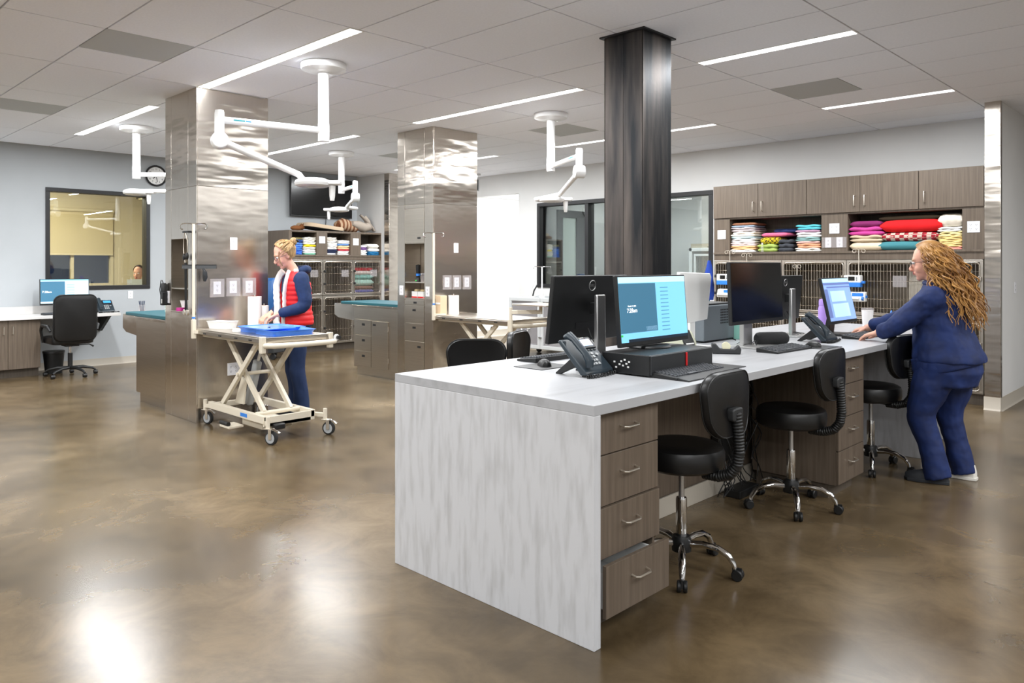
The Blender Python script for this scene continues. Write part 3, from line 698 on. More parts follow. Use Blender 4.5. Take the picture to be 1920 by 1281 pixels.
MB().box(.085, .108, -.045, .02, .05, .058).build('label_slot', 'whiteplastic', t, smooth=False)
t = thing('office_printer', 'boxy grey printer with a vent grille in the middle of the counter', 'printer', (-2.78, 4.75, DT))
MB().box(-.16, .16, -.22, .22, .01, .25).build('body', 'printergrey', t, smooth=False, bev=.008)
MB().box(-.15, .15, -.21, .21, .25, .262).build('lid', 'plasticdk', t, smooth=False, bev=.004)
mb = MB()
for i in range(6):
    for j in range(6): mb.box(.16, .1612, .0+j*.022, .015+j*.022, .12+i*.018, .13+i*.018)
mb.build('vent_slots', 'frameblack', t, smooth=False)
MB().tube([(.1, .22, .14), (.12, .26, .13), (.13, .28, .05), (.1, .26, .004), (.14, .2, .004), (.22, .1, .004)], .004, 6).build('power_cord', 'plastic', t)
for sy in (-.19, .19): MB().cyl((-.1, sy, 0), (-.1, sy, .012), .015).cyl((.1, sy, 0), (.1, sy, .012), .015).build('feet', 'rubber', t)
t = thing('display_board', 'tall white flat panel standing behind the blue-screen monitor', 'panel', (-2.52, 4.24, DT), 0)
MB().prism([(-.19, .155), (.14, .175), (.19, .445), (.175, .47), (-.19, .48)], 'x', -.012, .012).build('panel', 'whiteplastic', t, bev=.004)
MB().box(-.04, -.012, -.03, .03, .0, .3).build('post', 'whiteplastic', t, smooth=False, bev=.003)
MB().box(-.1, .06, -.1, .1, 0, .012).build('foot', 'whiteplastic', t, smooth=False, bev=.003)
t = thing('tape_dispenser', 'dark grey tape dispenser near the front of the counter', 'tape dispenser', (-2.22, 4.09, DT), .6)
MB().prism([(-.08, 0), (.08, 0), (.085, .03), (.07, .055), (.045, .03), (-.035, .03), (-.06, .06), (-.085, .062)], 'y', -.028, .028).build('body', 'plasticdk', t, bev=.006)
MB().lathe([(.012, -.012), (.025, -.012), (.025, .012), (.012, .012)], axis='y', c=(.0, 0, .044), n=20).build('tape_roll', cmat('#d9d6b8', .4, False), t)
MB().box(-.085, -.02, -.011, .011, .058, .06).build('tape_strip', 'clearplastic', t, smooth=False)
t = thing('portable_speaker', 'black cylinder speaker lying behind the slim keyboard', 'speaker', (-2.24, 4.72, DT), 1.0)
MB().lathe([(.001, -.11), (.03, -.11), (.04, -.1), (.044, -.08), (.044, .08), (.04, .1), (.03, .11), (.001, .11)], axis='x', c=(0, 0, .044), n=24).build('body', cmat('#17181a', .8), t)
for s in (-1, 1): MB().lathe([(.001, 0), (.027, 0), (.03, .004), (.001, .006)], axis='x', c=(s*.109, 0, .044), n=20).build('end_cap', 'plasticdk', t)
t = thing('eyeglasses', 'pair of dark folded glasses beside the cylinder speaker', 'glasses', (-2.3, 4.58, DT), .9)
for s in (-1, 1): MB().tube([(.0, s*.034+.026*math.cos(a), .022+.018*math.sin(a)) for a in [2*PI*k/16 for k in range(16)]], .0022, 5, closed=True).build('rim', 'plastic', t)
MB().tube([(0, .06, .03), (-.07, .05, .02), (-.1, .045, .003)], .0022, 5).tube([(0, -.06, .03), (-.07, -.05, .02), (-.1, -.045, .003)], .0022, 5).tube([(0, -.008, .026), (0, .008, .026)], .002, 5).build('arms', 'plastic', t)
t = thing('tissue_box', 'teal patterned tissue box behind the switched-off monitor', 'tissue box', (-2.62, 5.0, DT), .2)
MB().box(-.06, .06, -.06, .06, 0, .125).build('box', cmat('#8fcabb', .7, False), t, smooth=False, bev=.003)
mb = MB()
for i in range(3):
    for j in range(3):
        u, v = -.04+i*.04, .022+j*.04
        mb.add([(.0605, u-.016, v), (.0605, u, v-.016), (.0605, u+.016, v), (.0605, u, v+.016)], [(0, 1, 2, 3)])
mb.build('pattern', cmat('#c9a27a', .7, False), t, smooth=False)
t = thing('tumbler', 'white tumbler with a clear lid beside the hands of the woman', 'tumbler', (-2.24, 6.45, DT))
MB().lathe([(.001, 0), (.032, 0), (.036, .01), (.045, .15), (.046, .155), (.001, .155)], n=24).build('cup', 'cupwhite', t)
MB().lathe([(.001, .155), (.048, .155), (.048, .17), (.042, .175), (.001, .177)], n=24).build('lid', 'clearplastic', t)
t = thing('pen', 'blue pen standing beside the white tumbler', 'pen', (-2.13, 6.56, DT))
MB().lathe([(.001, 0), (.03, 0), (.03, .09), (.027, .09), (.027, .005)], n=16).build('holder', 'plastic', t)
MB().tube([(0, 0, .02), (.02, .06, .15)], .006, 8).build('barrel', 'blueplastic', t)
t = thing('water_bottle', 'lilac water bottle with a loop handle behind the desk phone', 'bottle', (-2.5, 6.2, DT))
MB().lathe([(.001, 0), (.036, 0), (.038, .01), (.038, .17), (.032, .19), (.03, .195), (.001, .195)], n=20).build('body', 'purple', t)
MB().lathe([(.001, .195), (.033, .195), (.033, .23), (.028, .245), (.001, .25)], n=20).build('cap', 'purple', t)
MB().tube([(.0, .03, .24), (0, .045, .22), (.0, .048, .19), (0, .036, .17)], .005, 8).build('loop', 'purple', t)
# cables under the counter
t = thing('cable_bundle', 'tangle of black cables and power bricks hanging under the counter', 'cables', (-2.38, 4.35, 0))
MB().tube([(.02, .1, .86), (.05, .13, .7), (.04, .1, .5), (.05, .12, .42)], [.012, .016, .018, .02], 10).build('sleeve', cmat('#6b7684', .8), t)
MB().box(-.012, .05, -.13, .12, .22, .5).build('power_unit', 'plastic', t, smooth=False, bev=.01)
MB().box(.03, .14, -.05, .2, .0, .05).build('power_strip', 'plastic', t, smooth=False, bev=.006)
MB().box(.055, .056, .02, .03, .37, .38).build('led', 'green', t, smooth=False)
mb = MB()
for k in range(16):
    a = RN.uniform(-.2, .25); p = [(.03+RN.uniform(0, .04), a, RN.uniform(.5, .85))]
    for j in range(6): p.append((.04+RN.uniform(0, .1), a+RN.uniform(-.13, .13), max(.02, p[0][2]*(1-(j+1)/6)+RN.uniform(0, .06))))
    # smooth the path
    V = [Vector(q) for q in p]; F = []
    for i in range(len(V)-1):
        for j in range(4): F.append(V[i].lerp(V[i+1], j/4))
    for it in range(3): F = [F[0]]+[(F[i-1]+F[i]*2+F[i+1])/4 for i in range(1, len(F)-1)]+[F[-1]]
    mb.tube(F, .0035, 5)
mb.build('cords', 'plastic', t)
t = thing('power_adapter', 'black power brick hanging low beside the near drawer unit', 'power adapter', (-2.37, 3.0, .25))
MB().box(-.02, .02, -.03, .03, -.09, .09).build('brick', 'plastic', t, smooth=False, bev=.005)
MB().tube([(0, 0, .09), (.0, .0, .14), (-.01, -.03, .15), (-.02, -.05, .12)], .004, 6).build('cord', 'plastic', t)
# ================================================================ cloth helpers
def towel_mesh(w, d, h, seed, folds=3, sag=.35):
    # folded towel: layered rounded slab with uneven front; w along u, d depth, h high
    r = random.Random(seed); mb = MB()
    lh = h/folds
    for k in range(folds):
        z0 = k*lh; n = 14; rings = []
        ox, ow = r.uniform(-.012, .012), r.uniform(.94, 1.03)
        ph = r.uniform(0, 6)
        for i in range(n+1):
            u = -1+2*i/n; e = (1-abs(u)**6)**.5 if abs(u) < 1 else 0
            ring = []
            for (a, b) in rrect(-d/2, d/2, 0, lh*.98, min(lh*.46, d*.3), 3):
                wob = .006*math.sin(u*4+ph)+.004*math.sin(u*9+ph*2)
                zz = z0+lh/2+(b-lh/2)*(.35+.65*e)
                ring.append((a*(.96+.04*e)+wob+r.uniform(-.001, .001), ox+u*w/2*ow, zz+.004*math.sin(u*5+ph)*(k > 0)))
            rings.append(ring)
        mb.loft(rings)
    return mb
def towel(lab, hexc, x, y, z, w, d, h, rz, seed, folds=2, name='folded_towel', cat='towel', group=None, m=None):
    o = towel_mesh(w, d, h, seed, folds).build(name, m or cmat(hexc), None, ang=70)
    o.location = (x, y, z); o.rotation_euler = (0, 0, rz); return tag(o, lab, cat, group)
def plaid(name, a, b, c, sc):
    m = mat(name, a, .9); nt = m.node_tree; bs = nt.nodes['Principled BSDF']; tc = nt.nodes.new('ShaderNodeTexCoord'); mp = nt.nodes.new('ShaderNodeMapping')
    mp.inputs['Scale'].default_value = sc; ck = nt.nodes.new('ShaderNodeTexChecker'); ck.inputs['Color1'].default_value = lin(b); ck.inputs['Color2'].default_value = lin(a); ck.inputs['Scale'].default_value = 1
    ck2 = nt.nodes.new('ShaderNodeTexChecker'); ck2.inputs['Scale'].default_value = 2.0; ck2.inputs['Color1'].default_value = lin(c); ck2.inputs['Color2'].default_value = lin(a)
    mx = nt.nodes.new('ShaderNodeMix'); mx.data_type = 'RGBA'; mx.inputs[0].default_value = .45
    nt.links.new(tc.outputs['Object'], mp.inputs[0]); nt.links.new(mp.outputs[0], ck.inputs['Vector']); nt.links.new(mp.outputs[0], ck2.inputs['Vector'])
    nt.links.new(ck.outputs[0], mx.inputs[6]); nt.links.new(ck2.outputs[0], mx.inputs[7]); nt.links.new(mx.outputs[2], bs.inputs['Base Color']); return m
plaid('plaidred', '#a8182c', '#efe3d0', '#231a1c', (14, 22, 30))
plaid('sunflower', '#141410', '#e0c81c', '#d8b80e', (38, 38, 38))
plaid('stripe', '#7a4a2c', '#d9c0a0', '#5c341e', (2, 26, 2))
# ================================================================ cage bank and cupboards on the back wall
CY = 8.88          # front plane
t = thing('cage_surround', 'brown wood surround with open blanket shelf above the right cages', 'shelf unit', (-4.99, CY, 0), 0)
X0, X1 = -4.99, -1.945; W = X1-X0
MB().box(0, W, 0, .68, 1.5, 1.575).build('fascia', 'wood', t, smooth=False)
MB().box(0, W, -.015, .68, 1.575, 1.6).build('shelf_board', 'wood', t, smooth=False, bev=.002)
MB().box(0, W, .4, .42, 1.6, 2.03).build('shelf_back', 'woodin', t, smooth=False)
for a, b in ((0, .22), (1.39, 1.69), (2.845, W)):
    MB().box(a, b, 0, .4, 1.6, 2.02).build('divider_box', 'wood', t, smooth=False, bev=.002)
MB().box(0, W, .0, .68, 2.02, 2.04).build('top_board', 'wood', t, smooth=False)
for a, g in ((.11, 2), (1.54, 2), (2.95, 2)): outlet(t, 'y-', (a, 0, 1.86 if a == 1.54 else 1.83), g)
q = outlet(t, 'y-', (1.47, 0, 1.70), 1, cover=False); outlet(t, 'y-', (1.60, 0, 1.70), 1)
MB().box(1.4, 1.68, -.012, -.009, 1.64, 1.76).build('clear_cover', 'clearplastic', t, smooth=False)
for k, (a, b, hs) in enumerate(((-4.99, -3.77, (1, -1)), (-3.768, -2.553, (1, -1)), (-2.551, -1.945, (-1,)))):
    u = thing('wall_cabinet', ('wood wall cupboard above the left blankets, nearest the window', 'wood wall cupboard in the middle above the red blanket', 'single-door wood wall cupboard beside the steel wall end')[k], 'cupboard', (a, CY, 2.045), 0, 'wood wall cupboards')
    w = b-a; MB().box(0, w, .0, .4, 0, .40).build('body', 'wood', u, smooth=False)
    n = len(hs)
    for i, s in enumerate(hs):
        d0, d1 = i*w/n+.002, (i+1)*w/n-.002
        d = MB().box(d0, d1, -.02, -.001, -.005, .405).build('door', 'wood', u, smooth=False, bev=.0015)
        hx = d1-.055 if s > 0 else d0+.055
        MB().tube([(hx, -.02, .06), (hx, -.048, .063), (hx, -.05, .075), (hx, -.05, .165), (hx, -.048, .177), (hx, -.02, .18)], .005, 8).build('handle', 'nickel', d)
# cages
def cage(lab, a, b, z0, z1, plane, axis, depth, card=None, latch=1, step=.034, group='wire-fronted cages on the back wall', rails=None):
    # origin at the lower front corner; axis 'y' = front faces -y, runs along x ; axis 'x' = front faces +x, runs along y
    t = thing('animal_cage', lab, 'cage', ((a, plane, z0) if axis == 'y' else (plane, a, z0)), 0 if axis == 'y' else PI/2, group)
    w, h = b-a, z1-z0
    mb = MB().box(0, w, depth-.01, depth, 0, h).box(0, .012, .0, depth, 0, h).box(w-.012, w, 0, depth, 0, h).box(.012, w-.012, 0, depth, 0, .012).box(.012, w-.012, 0, depth, h-.012, h)
    mb.build('shell', 'cageshell', t, smooth=False)
    MB().frame('y', 0, w, 0, h, .028, -.008, .004).build('face_frame', 'cagesteel', t, smooth=False, bev=.002)
    g = .03
    pts = [(u, -.016, v) for u, v in rrect(g, w-g, g, h-g, .035, 5)]
    d = MB().tube(pts, .0065, 8, closed=True).build('door', 'wire', t)
    rl = rails or (.14, .30, .62, .80, .93)
    wires(MB(), 'y', g, w-g, g, h-g, -.016, step, .0026, [h*q for q in rl]).build('wire_grille', 'wire', d, kind='stuff')
    lx = w-.03 if latch > 0 else .03
    for q in (.33, .68):
        MB().box(lx-.018, lx+.018, -.034, -.012, h*q-.02, h*q+.02).cyl((lx, -.04, h*q-.03), (lx, -.04, h*q+.03), .006).build('latch', 'cagesteel', t, bev=.003)
    hx = .03 if latch > 0 else w-.03
    for q in (.33, .68): MB().box(hx-.016, hx+.016, -.032, -.01, h*q-.018, h*q+.018).build('hinge', 'frameblack', t, smooth=False, bev=.004)
    if card: MB().box(w*card-.07, w*card+.07, -.026, -.02, h*.52, h*.72).build('card_holder', 'clearplastic', t, smooth=False)
    return t
ZU0, ZU1, ZL0, ZL1 = .875, 1.495, .12, .865
cage('upper wire cage at the left end of the right bank, behind the switched-off monitor', -4.985, -4.08, ZU0, ZU1, CY, 'y', .6)
cage('upper wire cage in the middle of the right bank, over the grey monitor', -4.075, -3.315, ZU0, ZU1, CY, 'y', .6)
cage('double-width upper wire cage behind the standing woman', -3.31, -1.955, ZU0, ZU1, CY, 'y', .6, card=.42)
cage('lower wire cage at the left end of the right bank, behind the printer', -4.985, -4.08, ZL0, ZL1, CY, 'y', .6, card=.2)
cage('lower wire cage of the right bank behind the lilac bottle', -4.075, -2.865, ZL0, ZL1, CY, 'y', .6)
cage('lower wire cage of the right bank beside the steel wall end', -2.86, -1.955, ZL0, ZL1, CY, 'y', .6)
tag(B(-4.985, -1.955, CY+.06, CY+.6, 0, .115).build('cage_plinth', 'woodin', None, smooth=False), 'dark recessed plinth under the right cage bank', 'plinth')
t = thing('cage_blanket', 'pale blanket hanging inside the double-width upper cage', 'blanket', (-2.75, CY+.3, ZU0+.014))
MB().loft([[(x, .02*math.sin(x*30+k), z) for x in [i*.03 for i in range(14)]]+[(x, .03+.02*math.sin(x*30+k), z) for x in [i*.03 for i in range(13, -1, -1)]] for k, z in enumerate((0, .2, .4, .58))]).build('cloth', cmat('#d9d2c6'), t)
# IV hooks and pumps on the cages
def hook_pole(lab, x, z0, z1, w=.07):
    t = thing('drip_hook', lab, 'hook', (x, CY-.05, z0), 0, 'drip hooks on the right cages')
    MB().cyl((0, 0, 0), (0, 0, z1-z0), .006).build('rod', 'nickel', t)
    mb = MB()
    for s in (-1, 1):
        mb.tube([(0, 0, z1-z0-.005), (s*.02, 0, z1-z0+.004)]+[(s*(w-.02+.02*math.cos(a)), 0, z1-z0-.018+.02*math.sin(a)) for a in [PI*.6-k*PI*.26 for k in range(8)]], .0038, 6)
    mb.build('hooks', 'nickel', t)
    MB().box(-.012, .012, 0, .04, 0, .03).build('clamp', 'nickel', t, smooth=False)
hook_pole('drip hook at the left end of the right cages, half over the folded towels', -4.74, 1.3, 1.62)
hook_pole('drip hook just above the switched-off monitor', -4.51, 1.3, 1.58)
hook_pole('small drip hook on the middle cage above the grey monitor', -3.87, 1.25, 1.44, .05)
hook_pole('drip hook above the blue pump in front of the woman', -3.16, 1.2, 1.615)
def pump(lab, x, z, kind):
    t = thing('infusion_pump', lab, 'infusion pump', (x, CY-.07, z), 0, 'blue and white infusion pumps')
    if kind == 0:
        MB().box(-.09, .09, -.05, .03, .05, .135).build('case', 'whiteplastic', t, smooth=False, bev=.008)
        MB().box(-.09, .09, -.052, .03, 0, .055).build('lower_case', 'blueplastic', t, smooth=False, bev=.006)
        MB().box(-.04, .03, -.054, -.05, .075, .12).build('display', 'screenoff', t, smooth=False)
        for k in range(3): MB().box(.045, .058, -.054, -.05, .075+k*.016, .085+k*.016).build('button', 'greyplastic', t, smooth=False)
    else:
        MB().prism([(.03, 0), (-.05, 0), (-.055, .03), (-.03, .1), (.03, .11)], 'x', -.115, .115).build('case', 'whiteplastic', t, bev=.006)
        for q in t.children: q.rotation_euler = (0, 0, 0)
        MB().box(-.02, .1, -.049, -.04, .06, .095).build('label_panel', 'blueplastic', t, smooth=False)
        MB().cyl((-.1, -.055, .035), (.06, -.055, .035), .018).build('syringe', 'whiteplastic', t)
        MB().lathe([(.001, 0), (.02, 0), (.02, .02), (.001, .02)], axis='x', c=(.09, -.06, .035), n=10).build('knob', 'blueplastic', t)
    MB().box(.09 if kind == 0 else .115, .125, -.02, .02, .04, .07).build('clamp_knob', 'blueplastic', t, smooth=False, bev=.006)
    MB().box(-.02, .02, .03, .06, .03, .09).build('bracket', 'nickel', t, smooth=False)
pump('upper blue and white pump on the cage in front of the woman', -3.21, 1.19, 0)
pump('lower white pump with syringe on the cage in front of the woman', -3.19, 1.03, 1)
pump('upper blue and white pump at the left edge of the switched-off monitor', -4.80, 1.19, 0)
pump('lower white pump with syringe at the left edge of the switched-off monitor', -4.77, 1.03, 1)
# blankets on the right shelf
SZ = 1.601
def stack(x, cols, w, y=CY+.17, d=.3, rz=-PI/2, z=SZ):
    for k, (c, h, f, lab) in enumerate(cols):
        towel(lab, c, x+RN.uniform(-.006, .006), y, z, w*RN.uniform(.96, 1.03), d, h, rz, int(x*1000)+k, f, group='folded towels on the right shelf'); z += h*.985
    return z
S1 = 'in the leftmost stack on the right shelf'
stack(-4.60, (('#eceae8', .032, 2, 'white towel at the bottom '+S1), ('#e2b07c', .045, 2, 'apricot towel '+S1), ('#e4cfca', .022, 1, 'pale pink towel, lower of two, '+S1), ('#e8d6d3', .024, 1, 'pale pink towel, upper of two, '+S1),
    ('#ebe8e6', .05, 2, 'white towel below the blue one '+S1), ('#a9bcc0', .03, 1, 'pale blue towel '+S1), ('#efe8de', .06, 2, 'cream towel '+S1), ('#b9aeb0', .055, 2, 'mauve grey towel '+S1), ('#8fa0b4', .025, 1, 'checked thin cloth '+S1), ('#8a5a40', .035, 1, 'brown towel on top '+S1)), .33)
towel('rolled green towel below the sunflower cloth', '#9db25a', -4.28, CY+.16, SZ, .24, .28, .095, -PI/2, 5, 2)
towel('black cloth with yellow sunflowers', '#141410', -4.26, CY+.17, SZ+.095, .26, .26, .09, -PI/2, 6, 1, m=M('sunflower'))
towel('bright pink folded blanket above the sunflower cloth', '#d8688c', -4.19, CY+.18, SZ+.186, .36, .27, .05, -PI/2-.05, 7, 1)
towel('dark blue folded blanket at the back above the pink one', '#1f3566', -4.1, CY+.26, SZ+.237, .3, .22, .05, -PI/2, 8, 1)
towel('charcoal folded towel beside the rolled green towel', '#3a3d44', -4.06, CY+.17, SZ, .19, .26, .15, -PI/2, 9, 3)
S2 = 'in the stack left of the middle outlets'
stack(-3.765, (('#e6e4dc', .04, 2, 'white towel at the bottom '+S2), ('#d99f7c', .055, 2, 'terracotta towel '+S2), ('#d8b0a8', .03, 1, 'blush towel '+S2), ('#8aaead', .045, 2, 'sea green towel '+S2), ('#e2dfe0', .06, 2, 'white towel in the upper part '+S2), ('#b58fa8', .03, 1, 'lilac towel '+S2), ('#58bccb', .06, 2, 'turquoise towel on top '+S2)), .3)
S3 = 'in the left stack right of the middle outlets'
stack(-3.12, (('#e3d2b4', .10, 1, 'thick cream blanket at the bottom '+S3), ('#c5b296', .075, 2, 'tan blanket '+S3), ('#c2408f', .095, 2, 'magenta blanket '+S3), ('#7c1f5c', .07, 1, 'dark plum blanket on top '+S3)), .37)
towel('teal blanket under the red tartan blanket', '#3f7f88', -2.68, CY+.17, SZ, .6, .3, .1, -PI/2, 21, 1)
towel('red, black and white tartan blanket', '#a8182c', -2.67, CY+.17, SZ+.1, .62, .29, .095, -PI/2, 22, 1, m=M('plaidred'))
towel('big bright red fleece blanket', '#d80c14', -2.66, CY+.17, SZ+.196, .6, .3, .14, -PI/2, 23, 1)
towel('dark patterned cloth squeezed in above the red blanket', '#5c5240', -2.7, CY+.24, SZ+.335, .62, .2, .05, -PI/2, 24, 1)
S4 = 'in the stack at the right end of the shelf'
stack(-2.255, (('#e0988a', .03, 2, 'coral towel at the bottom '+S4), ('#e8cf8e', .055, 3, 'pale yellow towel, lowest of three, '+S4), ('#e6ca86', .055, 3, 'pale yellow towel, middle of three, '+S4), ('#e9d79c', .05, 3, 'pale yellow towel, top of three, '+S4), ('#d9dad8', .05, 2, 'light grey towel '+S4)), .235)
towel('rolled cream blanket on top of the yellow towels', '#e6dccb', -2.255, CY+.17, SZ+.24, .24, .28, .14, -PI/2, 31, 1)
t = thing('spray_bottle', 'small pale bottle in front of the rolled green towel', 'bottle', (-4.33, CY+.0, SZ))
MB().lathe([(.001, 0), (.018, 0), (.018, .06), (.008, .075), (.008, .09), (.001, .092)], n=14).build('body', 'clearplastic', t)
MB().lathe([(.001, .09), (.01, .09), (.01, .11), (.001, .112)], n=12).build('cap', 'whiteplastic', t)
# mops by the cages
t = thing('mop', 'blue mop cloth hanging at the left end of the right cages', 'mop', (-5.12, CY+.1, 0))
MB().cyl((0, 0, .0), (0, 0, 1.5), .011).build('pole', 'tealbright', t)
rings = []
for k in range(9):
    z = 1.5-k*.065; w = .02+.05*math.sin(k/8*2.4); rings.append([(w*math.cos(a)*(1+.2*math.sin(3*a+k)), .7*w*math.sin(a), z) for a in [2*PI*i/14 for i in range(14)]])
MB().loft(rings).build('cloth', cmat('#1d3f9c'), t)
t = thing('broom_handle', 'pink broom pole leaning at the left end of the right cages', 'broom', (-5.2, CY+.12, 0))
MB().cyl((0, 0, .1), (.0, .05, 1.35), .011).build('pole', cmat('#e89aa8', .5, False), t)
MB().box(-.12, .12, -.03, .03, 0, .1).build('brush_head', cmat('#3a6fa8', .8), t, bev=.01)
t = thing('waste_bin', 'grey step bin under the window at the left end of the right cages', 'bin', (-5.42, CY+.28, 0))
MB().lathe([(.001, 0), (.15, 0), (.17, .02), (.17, .62), (.001, .62)], n=24).build('body', 'steelflat', t)
MB().lathe([(.175, .62), (.178, .66), (.1, .69), (.001, .7)], n=24).build('lid', 'greyplastic', t)
# ================================================================ cage bank and shelf on the left wall
LX = -11.1; LY0, LY1 = 6.27, 8.05
t = thing('blanket_shelf', 'brown wood shelf unit with three towel cubbies below the television', 'shelf unit', (LX, LY0, 0), PI/2)
LW = LY1-LY0
MB().box(0, LW, 0, .7, 1.98, 2.01).build('top_board', 'wood', t, smooth=False, bev=.002)
MB().box(0, LW, -.012, .7, 1.585, 1.61).build('shelf_board', 'wood', t, smooth=False, bev=.002)
MB().box(0, LW, 0, .02, 1.53, 1.585).build('fascia', 'wood', t, smooth=False)
MB().box(-.02, 0, -.005, .72, 0, 2.01).build('side_panel', 'wood', t, smooth=False, bev=.002); MB().box(LW, LW+.018, -.005, .72, 0, 2.01).build('side_panel', 'wood', t, smooth=False, bev=.002)
MB().box(0, LW, .38, .4, 1.61, 1.98).build('shelf_back', 'woodin', t, smooth=False)
for a, b in ((.0, .035), (.49, .69), (1.15, 1.36), (1.82, LW)):
    if a < LW: MB().box(a, min(b, LW), 0, .38, 1.61, 1.98).build('divider_box', 'wood', t, smooth=False, bev=.002)
outlet(t, 'y-', (.59, 0, 1.86), 2); outlet(t, 'y-', (1.255, 0, 1.84), 2)
ys = [0, .6, 1.19, LW]
GL = 'wire-fronted cages on the left wall'
for i, (u, lo) in enumerate((('upper wire cage behind the woman in the red vest', 'lower wire cage behind the woman in the red vest'), ('upper wire cage in the middle of the left bank', 'lower wire cage with a round hose port in the left bank'), ('upper wire cage full of blankets at the right end of the left bank', 'lower wire cage at the right end of the left bank, behind the teal mat'))):
    cage(u, LY0+ys[i]+.003, LY0+ys[i+1]-.003, .93, 1.525, LX, 'x', .6, card=.72, group=GL, step=.03)
    cg = cage(lo, LY0+ys[i]+.003, LY0+ys[i+1]-.003, .12, .922, LX, 'x', .6, card=None, group=GL, step=.03)
    if i == 1:
        MB().lathe([(.03, -.03), (.055, -.03), (.055, -.015), (.03, -.015)], axis='y', c=(.25, 0, .1), n=18).build('port_ring', 'whiteplastic', cg)
        MB().lathe([(.001, -.09), (.03, -.09), (.03, -.02), (.001, -.02)], axis='y', c=(.27, 0, .1), n=16).build('hose_end', 'frameblack', cg)
tag(B(LX-.6, LX-.05, LY0, LY1, 0, .115).build('cage_plinth', 'woodin', None, smooth=False), 'dark recessed plinth under the left cage bank', 'plinth')
def ltowel(lab, c, y, z, w, d, h, seed, f=2, x=LX-.17, m=None, group='folded towels on the left shelf'):
    return towel(lab, c, x, y, z, w, d, h, PI, seed, f, group=group, m=m)
def lstack(y, cols, w, z=1.611, x=LX-.16, group='folded towels on the left shelf'):
    for k, (c, h, f, lab) in enumerate(cols): ltowel(lab, c, y, z, w, .26, h, int(y*999)+k, f, x, group=group); z += h*.985
Q = 'in the first cubby under the television'
lstack(6.41, (('#3b6fd0', .07, 3, 'blue towel at the bottom '+Q), ('#3f78d8', .065, 2, 'blue towel second from below '+Q), ('#5f8ede', .06, 2, 'blue towel third from below '+Q), ('#2c4c8c', .05, 2, 'navy towel '+Q), ('#7c7448', .04, 1, 'olive towel on top '+Q)), .22)
lstack(6.65, (('#7fc4a8', .022, 1, 'mint towel at the bottom '+Q), ('#e4e2e0', .06, 2, 'white towel above the mint one '+Q), ('#dcdad6', .05, 2, 'white towel below the yellow one '+Q), ('#e8d21c', .04, 1, 'bright yellow towel '+Q), ('#ebe9e4', .06, 3, 'white towel above the yellow one '+Q), ('#e4e1d8', .06, 3, 'cream towel on top '+Q)), .235)
Q = 'in the second cubby under the television'
lstack(7.07, (('#e9e8e6', .03, 1, 'white towel at the bottom left '+Q), ('#1e2848', .065, 2, 'dark navy towel '+Q), ('#ebe9e6', .075, 3, 'white towel '+Q), ('#efece6', .07, 3, 'ivory towel, lower of two, '+Q), ('#ece4d8', .06, 2, 'ivory towel, upper of two, '+Q)), .2)
lstack(7.31, (('#e9e7e4', .07, 3, 'white towel at the bottom right '+Q), ('#b83040', .03, 1, 'crimson towel '+Q), ('#e8c294', .06, 2, 'peach towel '+Q), ('#5f86b8', .035, 1, 'steel blue towel '+Q), ('#eae8e4', .06, 2, 'white towel on top at the right '+Q)), .24)
Q = 'in the third cubby under the television'
lstack(7.7, (('#ebe9e6', .09, 4, 'white towel at the left '+Q), ('#7c5a94', .05, 2, 'violet towel '+Q), ('#e4e2e4', .04, 1, 'pale grey towel '+Q)), .17)
lstack(7.93, (('#1a6c9c', .065, 3, 'deep blue towel '+Q), ('#eceae6', .06, 1, 'white towel over the deep blue one '+Q), ('#dedad2', .08, 1, 'loose cream towel on top '+Q)), .24)
# blankets inside the third upper cage
z = .945
for k, (c, h, lab) in enumerate((('#5c5c94', .07, 'purple blanket at the bottom'), ('#7a5a4c', .06, 'brown blanket'), ('#9cbcb0', .12, 'mint green blanket'), ('#7fb0a8', .08, 'green blanket'), ('#e8dcd8', .07, 'white and pink blanket'), ('#c42838', .06, 'red blanket on top'))):
    ltowel(lab+' inside the right upper cage of the left bank', c, 7.76, z, .46, .4, h, 700+k, 1, LX-.32, group='blankets inside the cage'); z += h*.985
# on top of the shelf: dog beds, toy
t = thing('dog_bed', 'flat beige dog bed lying on top of the towel shelf', 'dog bed', (LX-.25, 6.98, 2.012), 0)
rings = []
for dz, sc in ((0, .9), (.015, 1), (.055, 1), (.075, .94), (.08, .7)): rings.append([(u*sc, v*sc, dz+.1*max(0, .25-v)) for u, v in rrect(-.22, .22, -.37, .37, .1, 5)])
MB().loft(rings).build('cushion', cmat('#b9a58c'), t)
MB().loft([[(u*s_, v*s_, z_+.1*max(0, .25-v)) for u, v in rrect(-.21, .21, -.36, .36, .1, 5)] for z_, s_ in ((-.001, .9), (-.001, .97), (.012, 1.03))]).build('underside', cmat('#1c1a1a'), t)
t = thing('rolled_bed', 'brown striped rolled blanket on top of the towel shelf', 'blanket', (LX-.25, 7.5, 2.012), 0)
MB().tube([(.05, -.22, .1), (.02, -.1, .13), (.0, .05, .11), (.02, .2, .09)], [.08, .115, .105, .08], 16).build('roll', 'stripe', t)
t = thing('bolster_bed', 'grey beige bolster dog bed leaning on top of the towel shelf', 'dog bed', (LX-.25, 7.8, 2.012), 0)
MB().tube([(.1, -.25, .16), (.05, -.1, .13), (.02, .05, .09), (.05, .12, .1), (.0, .14, .2), (-.02, .1, .3)], [.04, .085, .09, .075, .055, .03], 14).build('bolster', cmat('#a3988c'), t)
MB().tube([(-.02, .0, .32), (.02, .1, .22), (.05, .2, .1), (.06, .24, .04)], [(.02, .05), (.03, .06), (.03, .06), (.02, .05)], 12).build('side_roll', cmat('#94897e'), t)
t = thing('stuffed_toy', 'small brown plush toy on top of the towel shelf', 'toy', (LX-.2, 6.5, 2.012), 0)
